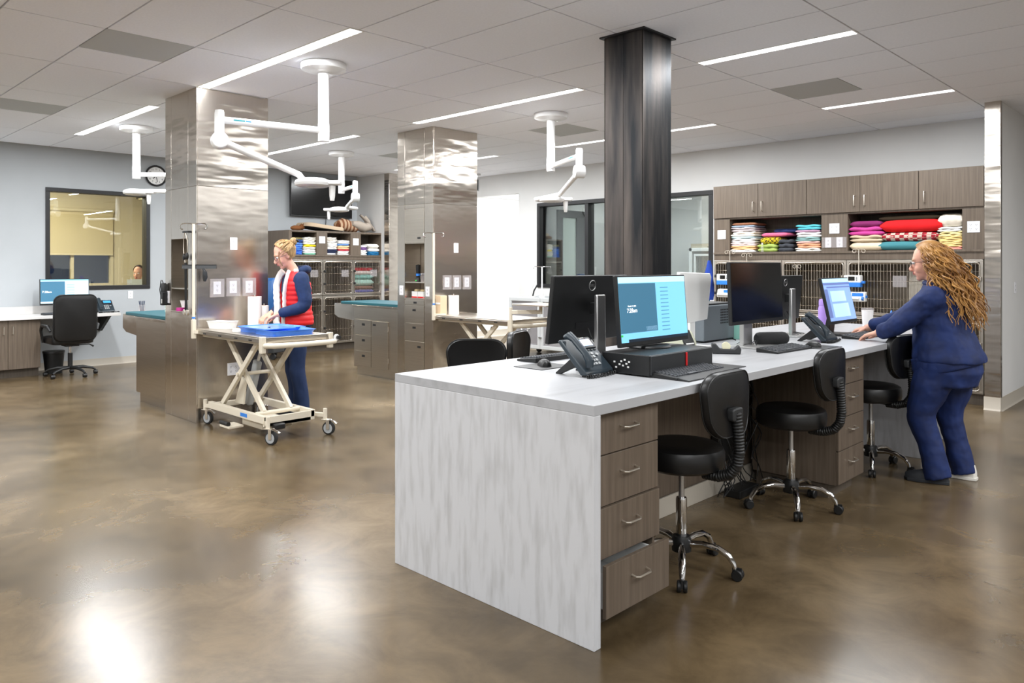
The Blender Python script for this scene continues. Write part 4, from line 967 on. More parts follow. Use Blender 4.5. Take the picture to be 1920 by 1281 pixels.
MB().ell((0, 0, .04), (.06, .11, .045)).ell((0, .1, .06), (.05, .05, .05)).build('body', cmat('#7a4a24'), t)
for s in (-1, 1): MB().ell((.03*s, .12, .105), (.016, .02, .018)).build('ear', cmat('#6a3e1c'), t)
# television
t = thing('television', 'large black wall television above the towel shelf', 'television', (XL+.07, 7.28, 2.63))
MB().box(-.025, .012, -.62, .62, -.345, .345).build('cabinet', 'plastic', t, smooth=False, bev=.004)
MB().box(.0122, .0135, -.605, .605, -.325, .335).build('screen', 'screenoff', t, smooth=False)
MB().box(-.068, -.025, -.15, .15, -.12, .12).build('wall_mount', 'plasticdk', t, smooth=False)
MB().tube([(-.03, .1, -.34), (-.04, .1, -.45), (-.05, .12, -.6)], .006, 6).build('cable', 'plastic', t)
# food bag
t = thing('food_bag', 'blue and yellow pet food bag standing behind the woman in the red vest', 'bag', (-10.85, 5.85, .62), .5)
MB().loft([[(x*s_, y*s_, z) for x, y in rrect(-.09, .09, -.2, .2, .06)] for z, s_ in ((0, .9), (.05, 1), (.4, 1), (.58, .8), (.62, .5))]).build('sack', cmat('#1c4f86', .4, False), t)
MB().box(.088, .094, -.12, .0, .1, .52).build('picture_panel', 'amber', t, smooth=False); MB().box(.088, .095, -.13, .13, .02, .09).build('label_band', 'whiteplastic', t, smooth=False)
t = thing('bin_cart', 'low dark storage cart holding the pet food bag', 'cart', (-10.85, 5.85, 0), .5)
MB().box(-.16, .16, -.26, .26, .1, .615).build('body', 'plasticdk', t, smooth=False, bev=.01)
for sx in (-.12, .12):
    for sy in (-.2, .2): MB().lathe([(.001, -.015), (.045, -.015), (.045, .015), (.001, .015)], axis='y', c=(sx, sy, .045), n=14).box(sx-.01, sx+.01, sy-.02, sy+.02, .06, .1).build('caster', 'rubber', t)
# ================================================================ lift tables
def caster(mb_parent, x, y, rz, r=.055):
    t = mb_parent
    T = Matrix.Translation((x, y, 0)) @ Matrix.Rotation(rz, 4, 'Z')
    def L(): m = MB(); m.M = T; return m
    w = L().lathe([(.012, -.014), (r-.012, -.016), (r, -.012), (r, .012), (r-.012, .016), (.012, .014)], axis='y', c=(.035, 0, r), n=24).build('wheel', 'rubber', t)
    for s in (-1, 1): L().lathe([(.004, 0), (r-.014, 0), (r-.014, .003), (.004, .004)], axis='y', c=(.035, s*.0155-.002, r), n=24).build('hub', 'wheelgrey', w)
    L().box(.02, .05, -.024, -.02, r-.01, r+.075).box(.02, .05, .02, .024, r-.01, r+.075).box(-.025, .05, -.024, .024, r+.07, r+.076).build('fork', 'nickel', t, smooth=False, bev=.002)
    L().tube([(.04, 0, r+.075), (.09, 0, r+.06), (.115, 0, r+.045)], [(.004, .016), (.004, .018), (.003, .02)], 8).build('brake_lever', 'chrome', w)
    L().cyl((0, 0, r+.075), (0, 0, r+.165), .017).build('stem', 'beige', t)
def bar(mb, p0, p1, w, h):
    # rectangular tube between two points; w across (horizontal), h in the other direction
    a, b = Vector(p0), Vector(p1); d = (b-a).normalized(); s = d.cross(Vector((0, 0, 1)))
    s = s.normalized() if s.length > 1e-5 else Vector((1, 0, 0)); u = s.cross(d)
    mb.loft([[q+s*(i*w/2)+u*(j*h/2) for i, j in ((-1, -1), (1, -1), (1, 1), (-1, 1))] for q in (a, b)]); return mb
def lift_table(lab):
    t = thing('lift_table', lab, 'examination table', (-6.21, 3.215, 0), 0, 'scissor lift tables')
    # local: x from -.64 (column side) to +.64 ; y -.285 front .. +.285
    MB().box(-.64, .64, -.285, .285, .845, .862).build('table_top', 'steelflat', t, smooth=False, bev=.003)
    MB().box(-.64, .64, -.288, -.27, .815, .85).box(-.64, .64, .27, .288, .815, .85).box(.622, .64, -.27, .27, .815, .85).box(-.64, -.622, -.27, .27, .815, .85).build('top_rim', 'steelflat', t, smooth=False, bev=.003)
    MB().box(-.6, .6, -.24, -.2, .79, .83).box(-.6, .6, .2, .24, .79, .83).box(-.6, -.56, -.2, .2, .79, .83).box(.56, .6, -.2, .2, .79, .83).build('under_frame', 'beige', t, smooth=False, bev=.003)
    mb = MB()
    for q in (-.45, -.15, .15, .4): mb.box(q-.025, q+.025, -.2905, -.2875, .822, .834)
    mb.build('slot', 'frameblack', t, smooth=False)
    # scissor arms
    for yy, e in ((-.17, 1), (.17, 1)):
        mb = MB(); bar(mb, (-.34, yy, .21), (.30, yy, .79), .03, .045); mb.build('scissor_arm', 'beige', t, smooth=False, bev=.003)
        mb = MB(); bar(mb, (.32, yy*.72, .21), (-.34, yy*.72, .79), .03, .045); mb.build('scissor_arm', 'beige', t, smooth=False, bev=.003)
    MB().cyl((-.02, -.2, .5), (-.02, .2, .5), .016).build('pivot_axle', 'beige', t); MB().cyl((.32, -.2, .205), (.32, .2, .205), .018).build('roller_axle', 'beige', t)
    MB().prism([(-.26, .22), (-.1, .22), (-.06, .42), (-.13, .46)], 'y', -.1, -.085).build('gusset', 'beige', t, smooth=False)
    mb = MB(); bar(mb, (-.2, 0, .2), (-.03, 0, .6), .06, .075); mb.build('actuator', 'wheelgrey', t, bev=.015)
    MB().cyl((-.045, 0, .56), (.05, 0, .74), .014).build('actuator_rod', 'alu', t)
    # base
    MB().box(-.5, .52, -.235, -.195, .155, .215).box(-.5, .52, .195, .235, .155, .215).box(-.5, -.46, -.195, .195, .155, .2).box(.3, .52, -.195, .195, .13, .16).box(.5, .52, -.23, .23, .13, .21).build('base_frame', 'beige', t, smooth=False, bev=.003)
    MB().box(-.02, .34, -.15, .12, .07, .13).build('pedal_housing', 'beige', t, smooth=False, bev=.005)
    MB().box(-.13, .05, -.3, -.17, .055, .075).build('foot_pedal', 'beige', t, smooth=False, bev=.004); MB().cyl((-.12, -.29, .092), (.02, -.29, .092), .018).build('pedal_grip', 'rubber', t)
    MB().box(.12, .24, -.2362, -.2345, .17, .2).build('maker_label', 'blueplastic', t, smooth=False)
    MB().box(.5, .56, -.16, -.06, .1, .15).build('control_knob', 'frameblack', t, bev=.012)
    for x, y, rz in ((-.59, -.22, .3), (.57, -.225, .4), (.57, .3, .5), (-.6, .3, .2)):
        bar(MB(), (x, y, .165), (max(-.5, min(.52, x*.8)), y*.85, .165), .035, .03).build('outrigger', 'beige', t, smooth=False)
        caster(t, x, y, rz)
    # end rail
    MB().tube([(.63, -.3, .80), (.70, -.24, .80), (.735, -.1, .80), (.74, .1, .80), (.735, .24, .80), (.70, .31, .80)], .022, 12).build('end_rail', 'beige', t)
    for y in (-.3, .31): MB().box(.605, .65, y-.02, y+.02, .74, .87).build('rail_post', 'beige', t, smooth=False, bev=.004)
    return t
def iv_pole(lab, x, y, z0, z1):
    t = thing('drip_pole', lab, 'drip pole', (x, y, 0), 0, 'drip poles on the lift tables')
    MB().box(-.017, .017, -.017, .017, z0, z0+.17).build('socket', 'beige', t, smooth=False, bev=.003)
    MB().cyl((0, 0, z0+.1), (0, 0, z1), .0135).build('pole', 'beige', t); MB().cyl((0, 0, z0+.18), (0, 0, z0+.195), .0155).build('band', 'blueplastic', t)
    ux, uy = .66, .75
    for s in (-1, 1):
        f = lambda a, z: (ux*a*s, uy*a*s, z)
        MB().tube([f(0, z1), f(.06, z1+.004), f(.1, z1+.002), f(.118, z1-.012), f(.118, z1-.035), f(.105, z1-.05), f(.09, z1-.045)], .0055, 8).build('hook', 'chrome', t)
    bar(MB(), (0, 0, z0+.06), (.1, .1, z0+.06), .03, .03).build('bracket', 'beige', t, smooth=False)
lt = lift_table('beige scissor lift table with blue trays, in front of the front steel column')
copy_tree(lt, None, 'beige scissor lift table beside the second steel column, behind the counter', (-6.165, 5.96, 0))
iv_pole('drip pole on the front lift table, holding squeegee and stethoscope', -6.845+.005, 2.905, .775, 1.81)
iv_pole('drip pole on the far lift table, before the second steel column', -6.78, 5.665, .80, 1.81)
TT = .8625
t = thing('squeegee', 'grey window squeegee hung on the front drip pole', 'squeegee', (-6.82, 2.95, 1.42), math.atan2(.75, .66))
MB().prism([(-.012, -.016), (.012, -.016), (.006, .014), (-.006, .014)], 'x', -.15, .15).build('blade', 'plasticdk', t); MB().box(-.15, .15, -.003, .003, .01, .022).build('rubber_strip', 'rubber', t, smooth=False)
MB().tube([(.03, 0, -.01), (.045, 0, -.04)], [.01, .014], 10).tube([(.045, 0, -.04), (.05, 0, -.09), (.045, 0, -.13)], [.02, .024, .012], 10).build('handle', 'plasticdk', t)
t = thing('stethoscope', 'black stethoscope hanging beside the niche of the front column', 'stethoscope', (-7.0, 2.905, 1.0))
MB().tube([(-.03, 0, .74), (-.055, 0, .68), (-.06, .0, .58), (-.04, 0, .5), (-.02, 0, .45)], .004, 8).tube([(-.03, 0, .74), (.0, 0, .72), (.025, 0, .66), (.025, 0, .56), (.0, 0, .48), (-.01, 0, .45)], .004, 8).build('ear_tubes', 'nickel', t)
MB().tube([(-.02, 0, .46), (-.02, 0, .3), (-.012, 0, .1), (-.02, 0, .02)], .008, 8).tube([(.0, 0, .46), (.005, 0, .3), (.0, 0, .12), (.02, 0, .03)], .008, 8).ell((-.045, 0, .51), (.02, .014, .035)).ell((.02, 0, .52), (.018, .014, .035)).build('tubing', 'plastic', t)
for q in (-.03, .035): MB().lathe([(.001, -.012), (.022, -.012), (.026, -.004), (.026, .004), (.001, .006)], axis='y', c=(q, 0, .005), n=20).build('chest_piece', 'nickel', t)
MB().box(-.06, .06, -.01, .02, .735, .75).build('hanger', 'plastic', t, smooth=False)
def tray(lab, x, y, rz, w, d):
    t = thing('blue_tray', lab, 'tray', (x, y, TT), rz, 'blue trays on the lift table')
    MB().box(-w/2+.02, w/2-.02, -d/2+.02, d/2-.02, .0, .004).build('floor_sheet', 'bluetray', t, smooth=False)
    MB().loft([[(u, v, z) for u, v in rrect(-w/2+o, w/2-o, -d/2+o, d/2-o, .03)] for z, o in ((0, .022), (.04, .004), (.045, -.004), (.042, -.004), (.036, .008), (.004, .026))], cap=False).build('rim', 'bluetray', t)
tray('blue plastic tray in front of the hands of the woman in red', -6.1, 3.27, .05, .46, .40)
tray('blue plastic tray at the right end of the front lift table', -5.79, 3.22, -.08, .40, .38)
t = thing('tray_cover', 'thin blue lid resting across both blue trays', 'lid', (-5.95, 3.19, TT+.045), .0)
MB().prism(rrect(-.22, .2, -.16, .12, .02), 'z', 0, .006).build('sheet', 'bluetray', t)
MB().tube([(.05, -.06, .008), (.07, -.05, .012), (.1, -.07, .01)], .003, 6).build('clip', 'frameblack', t)
t = thing('white_basin', 'white plastic basin on the front lift table beside the column', 'basin', (-6.68, 3.1, TT), .35)
MB().loft([[(u, v, z) for u, v in rrect(-a, a, -b, b, .02)] for z, a, b in ((0, .11, .06), (.065, .125, .075), (.068, .13, .08), (.066, .118, .068), (.006, .104, .054))]).build('basin', 'whiteplastic', t)
def paper_roll(lab, x, y, z, h, r=.062):
    t = thing('paper_towel_roll', lab, 'paper roll', (x, y, z), 0, 'paper towel rolls')
    MB().lathe([(.02, 0), (r, 0), (r, h), (.02, h), (.02, 0)], n=28).build('paper', 'paper', t)
    MB().lathe([(.016, .0), (.0195, 0), (.0195, h+.002), (.016, h+.002)], n=16).build('core_tube', 'cardboard', t)
    MB().cyl((0, 0, 0), (0, 0, h+.02), .006).build('spindle', 'alu', t)
paper_roll('tall paper towel roll on the front lift table', -6.72, 3.43, TT, .28)
paper_roll('shorter paper roll behind the tall one on the front lift table', -6.75, 3.54, TT, .19, .045)
paper_roll('paper towel roll on the far lift table', -6.7, 5.9, TT, .22)
t = thing('paper_roll_box', 'cream carton behind the paper roll on the far lift table', 'box', (-6.76, 5.76, TT), 0)
MB().box(-.045, .045, -.05, .05, 0, .22).build('carton', cmat('#d9c0a0', .8, False), t, smooth=False, bev=.002); MB().box(-.04, .04, -.052, -.05, .12, .14).build('tape', 'whiteplastic', t, smooth=False)
t = thing('gauze_pack', 'small white pack at the front edge of the lift table', 'pack', (-6.2, 3.0, TT), .2)
MB().box(-.035, .035, -.02, .02, 0, .035).build('wrapper', 'paper', t, bev=.008); MB().box(-.03, .03, -.0205, -.0195, .01, .02).build('seal', 'whiteplastic', t, smooth=False)
# tray arm on far table
t = thing('instrument_tray', 'small beige swing-out instrument tray over the far lift table', 'tray', (-5.50, 5.63, 0))
MB().cyl((0, 0, .74), (0, 0, 1.0), .018).build('post', 'beige', t); bar(MB(), (0, 0, .95), (.22, .22, .95), .03, .04).build('arm', 'beige', t, smooth=False, bev=.003)
MB().cyl((.22, .22, .93), (.22, .22, 1.02), .018).build('post_end', 'beige', t); MB().prism(rrect(-.02, .46, .03, .43, .02), 'z', 1.02, 1.035).build('tray', 'nickel', t, bev=.003)
# ================================================================ wet tables (steel islands)
def steel_island(lab, x0, x1, y0, y1, zt, drawers):
    t = thing('steel_island', lab, 'steel table', (x1, y0, 0), 0, 'steel wet tables beside the columns')
    w, d = x1-x0, y1-y0
    MB().box(-w, 0, 0, d, .1, zt-.03).build('body', 'steelflat', t, smooth=False, bev=.002)
    MB().box(-w+.03, 0, .03, d, 0, .1).build('plinth', 'steelflat', t, smooth=False)
    MB().box(-w-.02, 0, -.015, d, zt-.03, zt-.005).build('rim', 'steel', t, smooth=False, bev=.003)
    # prow: a sloping sink extension at the far end
    MB().prism([(-w, zt-.005), (-w-.55, zt-.005), (-w-.55, zt-.16), (-w-.45, zt-.2), (-w, zt-.23)], 'y', .05, d-.05).build('prow', 'steel', t, bev=.004)
    MB().prism(rrect(-w-.35, -.005, .0, d-.01, .05), 'z', zt-.004, zt+.03).build('mat', 'teal', t, bev=.006)
    if drawers:
        MB().box(-w+.02, -.02, -.006, 0, zt-.19, zt-.035).build('apron_panel', 'steelflat', t, smooth=False, bev=.001)
        for k in range(3):
            z0 = .12+k*.205
            dd = MB().box(-w+.05, -w+.4, -.014, 0, z0, z0+.198).build('drawer', 'steelflat', t, smooth=False, bev=.002)
            MB().box(-w+.2, -w+.265, -.016, -.012, z0+.12, z0+.15).build('pull', 'frameblack', dd, smooth=False)
        dd = MB().box(-w+.41, -w+.76, -.014, 0, .12, zt-.2).build('door', 'steelflat', t, smooth=False, bev=.002)
        MB().box(-w+.44, -w+.505, -.016, -.012, zt-.26, zt-.235).build('pull', 'frameblack', dd, smooth=False)
        for z in (.2, .6): MB().cyl((-w+.765, -.01, z), (-w+.765, -.01, z+.06), .006).build('hinge', 'nickel', dd)
    return t
steel_island('steel wet table with teal mat left of the front column', -8.46, -7.575, 2.985, 3.6, .9, False)
steel_island('steel wet table with three drawers and teal mat left of the second column', -8.52, -7.505, 5.75, 6.35, .92, True)
# ---------------------------------------------------------------- surgical lamps
def lamp(lab, P, zb, E, ez, K, head, hdir, curve=None):
    # P pole xy, zb lower end, E elbow xy at height ez, K end of spring arm (xyz), head centre xyz, hdir direction of the handle box
    t = thing('surgical_lamp', lab, 'examination lamp', (P[0], P[1], ZC), 0, 'ceiling examination lamps')
    o = Vector((P[0], P[1], ZC)); L = lambda p: Vector(p)-o
    MB().lathe([(.001, -.075), (.11, -.07), (.175, -.05), (.18, -.04), (.18, -.002), (.001, -.002)], n=36).build('canopy', 'paintwhite', t)
    MB().lathe([(.001, zb-ZC), (.044, zb-ZC), (.045, zb-ZC+.14), (.043, zb-ZC+.145), (.043, -.06), (.001, -.06)], n=24).build('pole', 'paintwhite', t)
    a = L((P[0], P[1], ez)); b = L((E[0], E[1], ez))
    ar = MB().cyl(a, b, .026, n=14).build('arm', 'paintwhite', t)
    dv = (b-a).normalized(); m = a.lerp(b, .72); sd = dv.cross(Vector((0, 0, 1)))
    for s in (-1, 1):
        for (u0, u1, mm) in ((0, .04, 'blueplastic'), (.045, .13, 'green')):
            mbb = MB(); bar(mbb, m+dv*u0+sd*(s*.0255)+Vector((0, 0, .004)), m+dv*u1+sd*(s*.0255)+Vector((0, 0, .004)), .002, .012); mbb.build('marking', 'blueplastic' if mm == 'blueplastic' else 'tealbright', ar, smooth=False)
    MB().lathe([(.001, .075), (.03, .07), (.034, .05), (.034, -.1), (.001, -.1)], c=b, n=18).build('elbow', 'paintwhite', t)
    j = b+Vector((0, 0, -.155)); k = L(K); d2 = (k-j).normalized(); sd = d2.cross(Vector((0, 0, 1))).normalized()
    MB().tube([j-sd*.05, j+sd*.05], [.062, .062], 22).build('joint', 'paintwhite', t, bev=.008)
    MB().tube([j, k], [.028, .024], 14).build('spring_arm', 'paintwhite', t)
    h = L(head); mid = [L(q) for q in (curve or [])]
    MB().tube([k-d2*.02, k, *mid, h+Vector((0, 0, .02))], [.024, .026]+[.022]*len(mid)+[.02], 12).build('neck', 'paintwhite', t)
    MB().lathe([(.001, .035), (.09, .035), (.13, .02), (.14, .0), (.135, -.02), (.11, -.03), (.001, -.026)], c=h, n=32).build('head', 'paintwhite', t)
    MB().lathe([(.001, -.034), (.1, -.034), (.105, -.028), (.001, -.027)], c=h, n=28).build('lens', 'clearplastic', t)
    hd = Vector((*hdir, 0)).normalized(); q = h+hd*.15
    mbb = MB(); bar(mbb, h+hd*.09, h+hd*.22, .09, .035); mbb.build('side_box', 'paintwhite', t, bev=.01)
    MB().lathe([(.001, -.14), (.016, -.138), (.022, -.1), (.026, -.02), (.001, -.02)], c=q, n=16).build('handle', 'whiteplastic', t)
r_ = (.717, .697)
lamp('white ceiling lamp with long folded arm in front of the front column', (-5.349, 3.321), 2.432, (-5.503, 2.53), 2.52, (-5.30, 3.07, 2.14), (-5.22, 3.145, 2.075), r_, [(-5.285, 3.09, 2.11), (-5.25, 3.12, 2.085)])
lamp('white ceiling lamp over the left wet table, by the wall window', (-9.35, 3.302), 2.452, (-8.85, 3.95), 2.50, (-9.1, 3.55, 2.30), (-9.36, 3.30, 2.29), r_, [(-9.25, 3.42, 2.31)])
lamp('white ceiling lamp in front of the television', (-9.34, 6.09), 2.466, (-8.717, 5.904), 2.512, (-9.25, 6.12, 2.27), (-9.38, 6.08, 2.235), (-.717, -.697), [(-9.18, 6.25, 2.25), (-9.25, 6.2, 2.25)])
lamp('white ceiling lamp with bent arm left of the dark pillar', (-5.37, 6.11), 2.44, (-4.635, 5.689), 2.491, (-5.22, 6.08, 2.18), (-5.35, 6.10, 2.14), r_, [(-5.38, 6.0, 2.15), (-5.47, 5.98, 2.14), (-5.45, 6.02, 2.13)])
# ================================================================ oxygen cabinet by the back wall
t = thing('oxygen_cabinet', 'light grey wheeled oxygen cage cabinet with clear doors under the back window', 'cage cabinet', (-8.55, 8.72, 0))
OW, OH = 1.35, .93
MB().box(0, OW, .02, .7, .13, .16).box(0, OW, .02, .7, OH-.03, OH).box(0, .03, .02, .7, .16, OH-.03).box(OW-.03, OW, .02, .7, .16, OH-.03).box(.03, OW-.03, .67, .7, .16, OH-.03).build('body', cmat('#b5b8ba', .4, False), t, smooth=False, bev=.003)
for k in (0, 1):
    a, b = k*OW/2+.003, (k+1)*OW/2-.003
    d = MB().frame('y', a, b, .14, OH-.005, .055, -.012, .018).build('door', cmat('#c9cccd', .35, False), t, smooth=False, bev=.004)
    MB().box(a+.055, b-.055, .0, .004, .195, OH-.06).build('pane', 'clearplastic', d, smooth=False)
    c = (a+.36) if k == 0 else (a+.36)
    MB().tube([(a+.34+.075*math.cos(q), -.004, .45+.075*math.sin(q)) for q in [2*PI*i/24 for i in range(24)]], .01, 8, closed=True).build('port_ring', 'whiteplastic', d)
    MB().box(a+.4, a+.46, -.02, -.002, .44, .46).build('port_latch', 'whiteplastic', d, smooth=False, bev=.003)
    for z in (.32, .62): MB().box(b-.02 if k == 0 else a-.0, b+.01 if k == 0 else a+.03, -.03, -.012, z-.01, z+.01).build('hinge', 'alu', d, smooth=False)
for x in (.1, OW-.1):
    for y in (.1, .6): MB().lathe([(.001, -.015), (.05, -.015), (.05, .015), (.001, .015)], axis='y', c=(x, y, .05), n=16).box(x-.012, x+.012, y-.02, y+.02, .06, .135).build('caster', 'rubber', t)
t = thing('drip_stand', 'white drip stand on top of the oxygen cabinet', 'drip pole', (-8.05, 8.95, .931))
MB().lathe([(.001, 0), (.05, 0), (.045, .02), (.014, .03), (.014, .1), (.001, .1)], n=18).build('foot', 'paintwhite', t); MB().cyl((0, 0, .05), (0, 0, .48), .012).build('pole', 'paintwhite', t)
MB().tube([(-.1, -.08, .455), (-.11, -.09, .47), (-.1, -.08, .485), (0, 0, .48), (.1, .08, .485), (.11, .09, .47), (.1, .08, .455)], .005, 8).build('hooks', 'chrome', t)
t = thing('gooseneck_lamp', 'small white and black bent desk lamp on the oxygen cabinet', 'lamp', (-8.25, 8.95, .931), .8)
MB().lathe([(.001, 0), (.05, 0), (.05, .012), (.001, .015)], n=18).build('foot', 'whiteplastic', t); MB().tube([(0, 0, .01), (.02, 0, .1), (.08, 0, .2)], .012, 10).build('neck', 'plastic', t); MB().tube([(-.04, 0, .01), (-.02, 0, .15), (.03, 0, .27)], [.012, .016, .02], 10).build('arm', 'whiteplastic', t)
# ================================================================ wall desk on the left
t = thing('wall_desk', 'marble-look desk counter along the grey wall on the left', 'desk', (XL+.003, -1.2, 0))
MB().box(0, .65, 0, 4.95, .74, .78).build('worktop', 'marble', t, smooth=False, bev=.003); MB().box(0, .02, 0, 4.95, .78, .88).build('backsplash', 'marble', t, smooth=False, bev=.002)
MB().prism([(.0, .5), (.05, .5), (.45, .74), (0, .74)], 'y', 4.86, 4.9).build('bracket', 'plasticdk', t, smooth=False)
for k, (a, b) in enumerate(((.3, 1.4), (1.4, 2.43), (2.43, 2.79))):
    u = thing('base_cabinet', ('wood base cabinet under the wall desk, out of view on the left', 'wood base cabinet under the wall desk at the left picture edge', 'narrow wood base cabinet left of the black office chair')[k], 'cabinet', (XL+.006, a, 0), 0, 'wood cabinets under the wall desk')
    w = b-a; MB().box(.0, .58, 0, w, .11, .738).build('body', 'wood', u, smooth=False); MB().box(0, .5, 0, w, 0, .11).build('plinth', 'woodin', u, smooth=False)
    n = 1 if w < .5 else 2
    for i in range(n):
        d = MB().box(.58, .6, i*w/n+.002, (i+1)*w/n-.002, .115, .735).build('door', 'wood', u, smooth=False, bev=.0015)
        hy = (i+1)*w/n-.05 if (n == 2 and i == 0) or (k == 1 and i == 1) else i*w/n+.05
        MB().tube([(.6, hy, .56), (.63, hy, .563), (.63, hy, .66), (.6, hy, .663)], .005, 8).build('handle', 'nickel', d)
monitor('monitor with a teal login screen on the wall desk at the left', 2.86, 3.46, .90, 1.25, -11.58, 1, 'plain', .04, group='monitors at the wall desk', zb=.78,
    content=('screenpale', [('title_bar', 'screenblue', 0, 1, 0, .05), ('panel_dark', 'screenpanel', .0, .5, .08, .92), ('task_bar', 'screenbar', .25, 1, .95, 1)] + [('row', 'screenblue', .54, .7, .2+.07*k, .22+.07*k) for k in range(9)], [('7:28am', 'textwhite', .13, .52, .04)]))
DTs = DT; DT = .78
phone('black desk phone with blue display on the wall desk', -11.45, 3.62, .0, 'lcd')
keyboard('black keyboard on the wall desk behind the office chair', -11.36, 3.05, 0, .43, .13)
DT = DTs
outlet(bpy.data.objects['wall_left'], 'x+', (XL, 4.1, 1.0), 1)
t = thing('pen_cup', 'clear cup full of blue pens beyond the teal mat of the left steel table', 'pen cup', (-8.90, 3.2, .896))
MB().lathe([(.001, 0), (.036, 0), (.036, .1), (.032, .1), (.032, .004), (.001, .004)], n=20).build('cup', 'clearplastic', t)
for k in range(8):
    a = k*.8; MB().cyl((.012*math.cos(a), .012*math.sin(a), .006), (.03*math.cos(a), .03*math.sin(a), .14), .004, n=6).build('pen', 'navy', t)
t = thing('tissue_box', 'mint checked tissue box on the left steel table', 'tissue box', (-8.25, 3.3, .931), .3)
MB().box(-.075, .075, -.06, .06, 0, .085).build('box', cmat('#a8d8c8', .7, False), t, smooth=False, bev=.003)
mb = MB()
for i in range(3): mb.box(-.0755, .0755, -.0608, .0608, .012+i*.028, .022+i*.028)
mb.build('checks', cmat('#dfe6dc', .7, False), t, smooth=False)
MB().loft([[(x*s_, y*s_*.5, z) for x, y in rrect(-.03, .03, -.03, .03, .015)] for z, s_ in ((.085, 1), (.11, .9), (.14, .5), (.15, .1))]).build('tissue', 'paper', t)
t = thing('spray_charger', 'black instrument charger with cord mounted at the edge of the front column', 'charger', (-7.53, 2.915, 1.05))
MB().box(-.03, .03, -.03, .022, 0, .13).build('cradle', 'plastic', t, bev=.006); MB().lathe([(.001, .13), (.028, .13), (.028, .2), (.02, .215), (.001, .215)], c=(0, -.005, 0), n=16).build('handle', 'plastic', t)
MB().tube([(0, -.01, .21), (.0, -.02, .24), (-.03, -.02, .24), (-.06, -.02, .15), (-.05, -.01, .05)], .004, 6).build('cord', 'plastic', t); MB().box(.008, .022, -.0315, -.03, .02, .06).build('label', 'whiteplastic', t, smooth=False)
# office chair
t = thing('office_chair', 'black padded office chair at the wall desk', 'office chair', (-10.98, 3.06, 0), .0)
rings = []
for dx, sc in ((.0, .8), (.0, .95), (.02, 1.0), (.05, 1.0), (.075, .95), (.085, .8)):
    rings.append([(.18+dx-.25*(u*sc)**2+.06*v*sc, u*sc, .76+v*sc) for u, v in rrect(-.25, .25, -.3, .3, .09, 6)])
bk = MB().loft(rings).build('backrest', 'vinyl', t)
MB().tube([Vector(p) for p in rings[3]], .006, 6, closed=True).build('piping', 'plastic', bk)
MB().loft([[(u*s_-.08, v*s_, z) for u, v in rrect(-.25, .25, -.25, .25, .08, 5)] for z, s_ in ((.42, .85), (.43, .97), (.47, 1), (.51, .97), (.52, .85))]).build('seat', 'vinyl', t)
for s in (-1, 1): MB().tube([(-.2, s*.26, .44), (-.18, s*.29, .6), (-.12, s*.29, .66), (.12, s*.29, .66), (.16, s*.27, .6)], [.015, .018, .024, .024, .015], 8).build('armrest', 'plastic', t)
MB().cyl((0, 0, .12), (0, 0, .3), .028).build('column', 'plastic', t); MB().cyl((0, 0, .3), (0, 0, .42), .016).build('gas_rod', 'chrome', t); MB().box(-.1, .1, -.08, .08, .39, .425).build('tilt_plate', 'plastic', t, smooth=False, bev=.004)
MB().tube([(.0, .05, .4), (.02, .22, .4), (.02, .27, .37)], [.006, .006, .014], 8).build('lever', 'plastic', t)
for k in range(5):
    a = k*2*PI/5+.3; c, s = math.cos(a), math.sin(a)
    MB().tube([(c*q, s*q, z) for q, z in ((.02, .11), (.15, .11), (.26, .085), (.3, .06))], [(.022, .02), (.02, .02), (.015, .016), (.012, .012)], 8).build('leg', 'plastic', t)
    MB().lathe([(.001, -.022), (.025, -.022), (.028, 0), (.025, .022), (.001, .022)], axis='y', c=(c*.3, s*.3, .028), n=14).build('caster', 'plastic', t)
t = thing('waste_basket', 'black waste basket under the wall desk beside the cabinet', 'bin', (-11.4, 2.98, 0))
MB().lathe([(.001, 0), (.1, 0), (.125, .27), (.128, .28), (.12, .28), (.1, .02)], n=20).build('basket', 'plastic', t); MB().lathe([(.12, .27), (.131, .275), (.131, .3), (.12, .3)], n=20).build('liner_rim', cmat('#1f2022', .4, False), t)
# things in the column niches
t = thing('charger_dome', 'small black dome device with green light in the front column niche', 'device', (-7.14, 3.06, 1.2225))
MB().lathe([(.001, 0), (.05, 0), (.05, .03), (.04, .07), (.02, .09), (.001, .093)], n=20).build('dome', 'plastic', t); MB().box(-.015, .015, -.052, -.047, .012, .03).build('light', 'green', t, smooth=False)
t = thing('small_basket', 'white basket with pink tape in the front column niche', 'basket', (-7.24, 3.04, 1.007))
MB().loft([[(u, v, z) for u, v in rrect(-a, a, -b, b, .015)] for z, a, b in ((0, .06, .05), (.09, .08, .065), (.095, .085, .07), (.09, .074, .06), (.005, .056, .046))]).build('basket', 'whiteplastic', t)
MB().lathe([(.02, 0), (.04, 0), (.04, .03), (.02, .03)], c=(.02, -.095, .0), n=18).build('tape_roll', cmat('#c0308a', .6, False), t)
t = thing('clipper', 'upright black and blue clipper in the second column niche', 'clipper', (-7.21, 5.78, 1.2365))
MB().lathe([(.001, 0), (.035, 0), (.035, .03), (.022, .05), (.026, .12), (.03, .2), (.001, .21)], n=16).build('body', 'plastic', t); MB().lathe([(.0265, .07), (.0275, .07), (.0275, .1), (.0265, .1)], n=16).build('band', 'blueplastic', t); MB().box(-.01, .01, -.037, -.033, .01, .022).build('light', 'green', t, smooth=False)
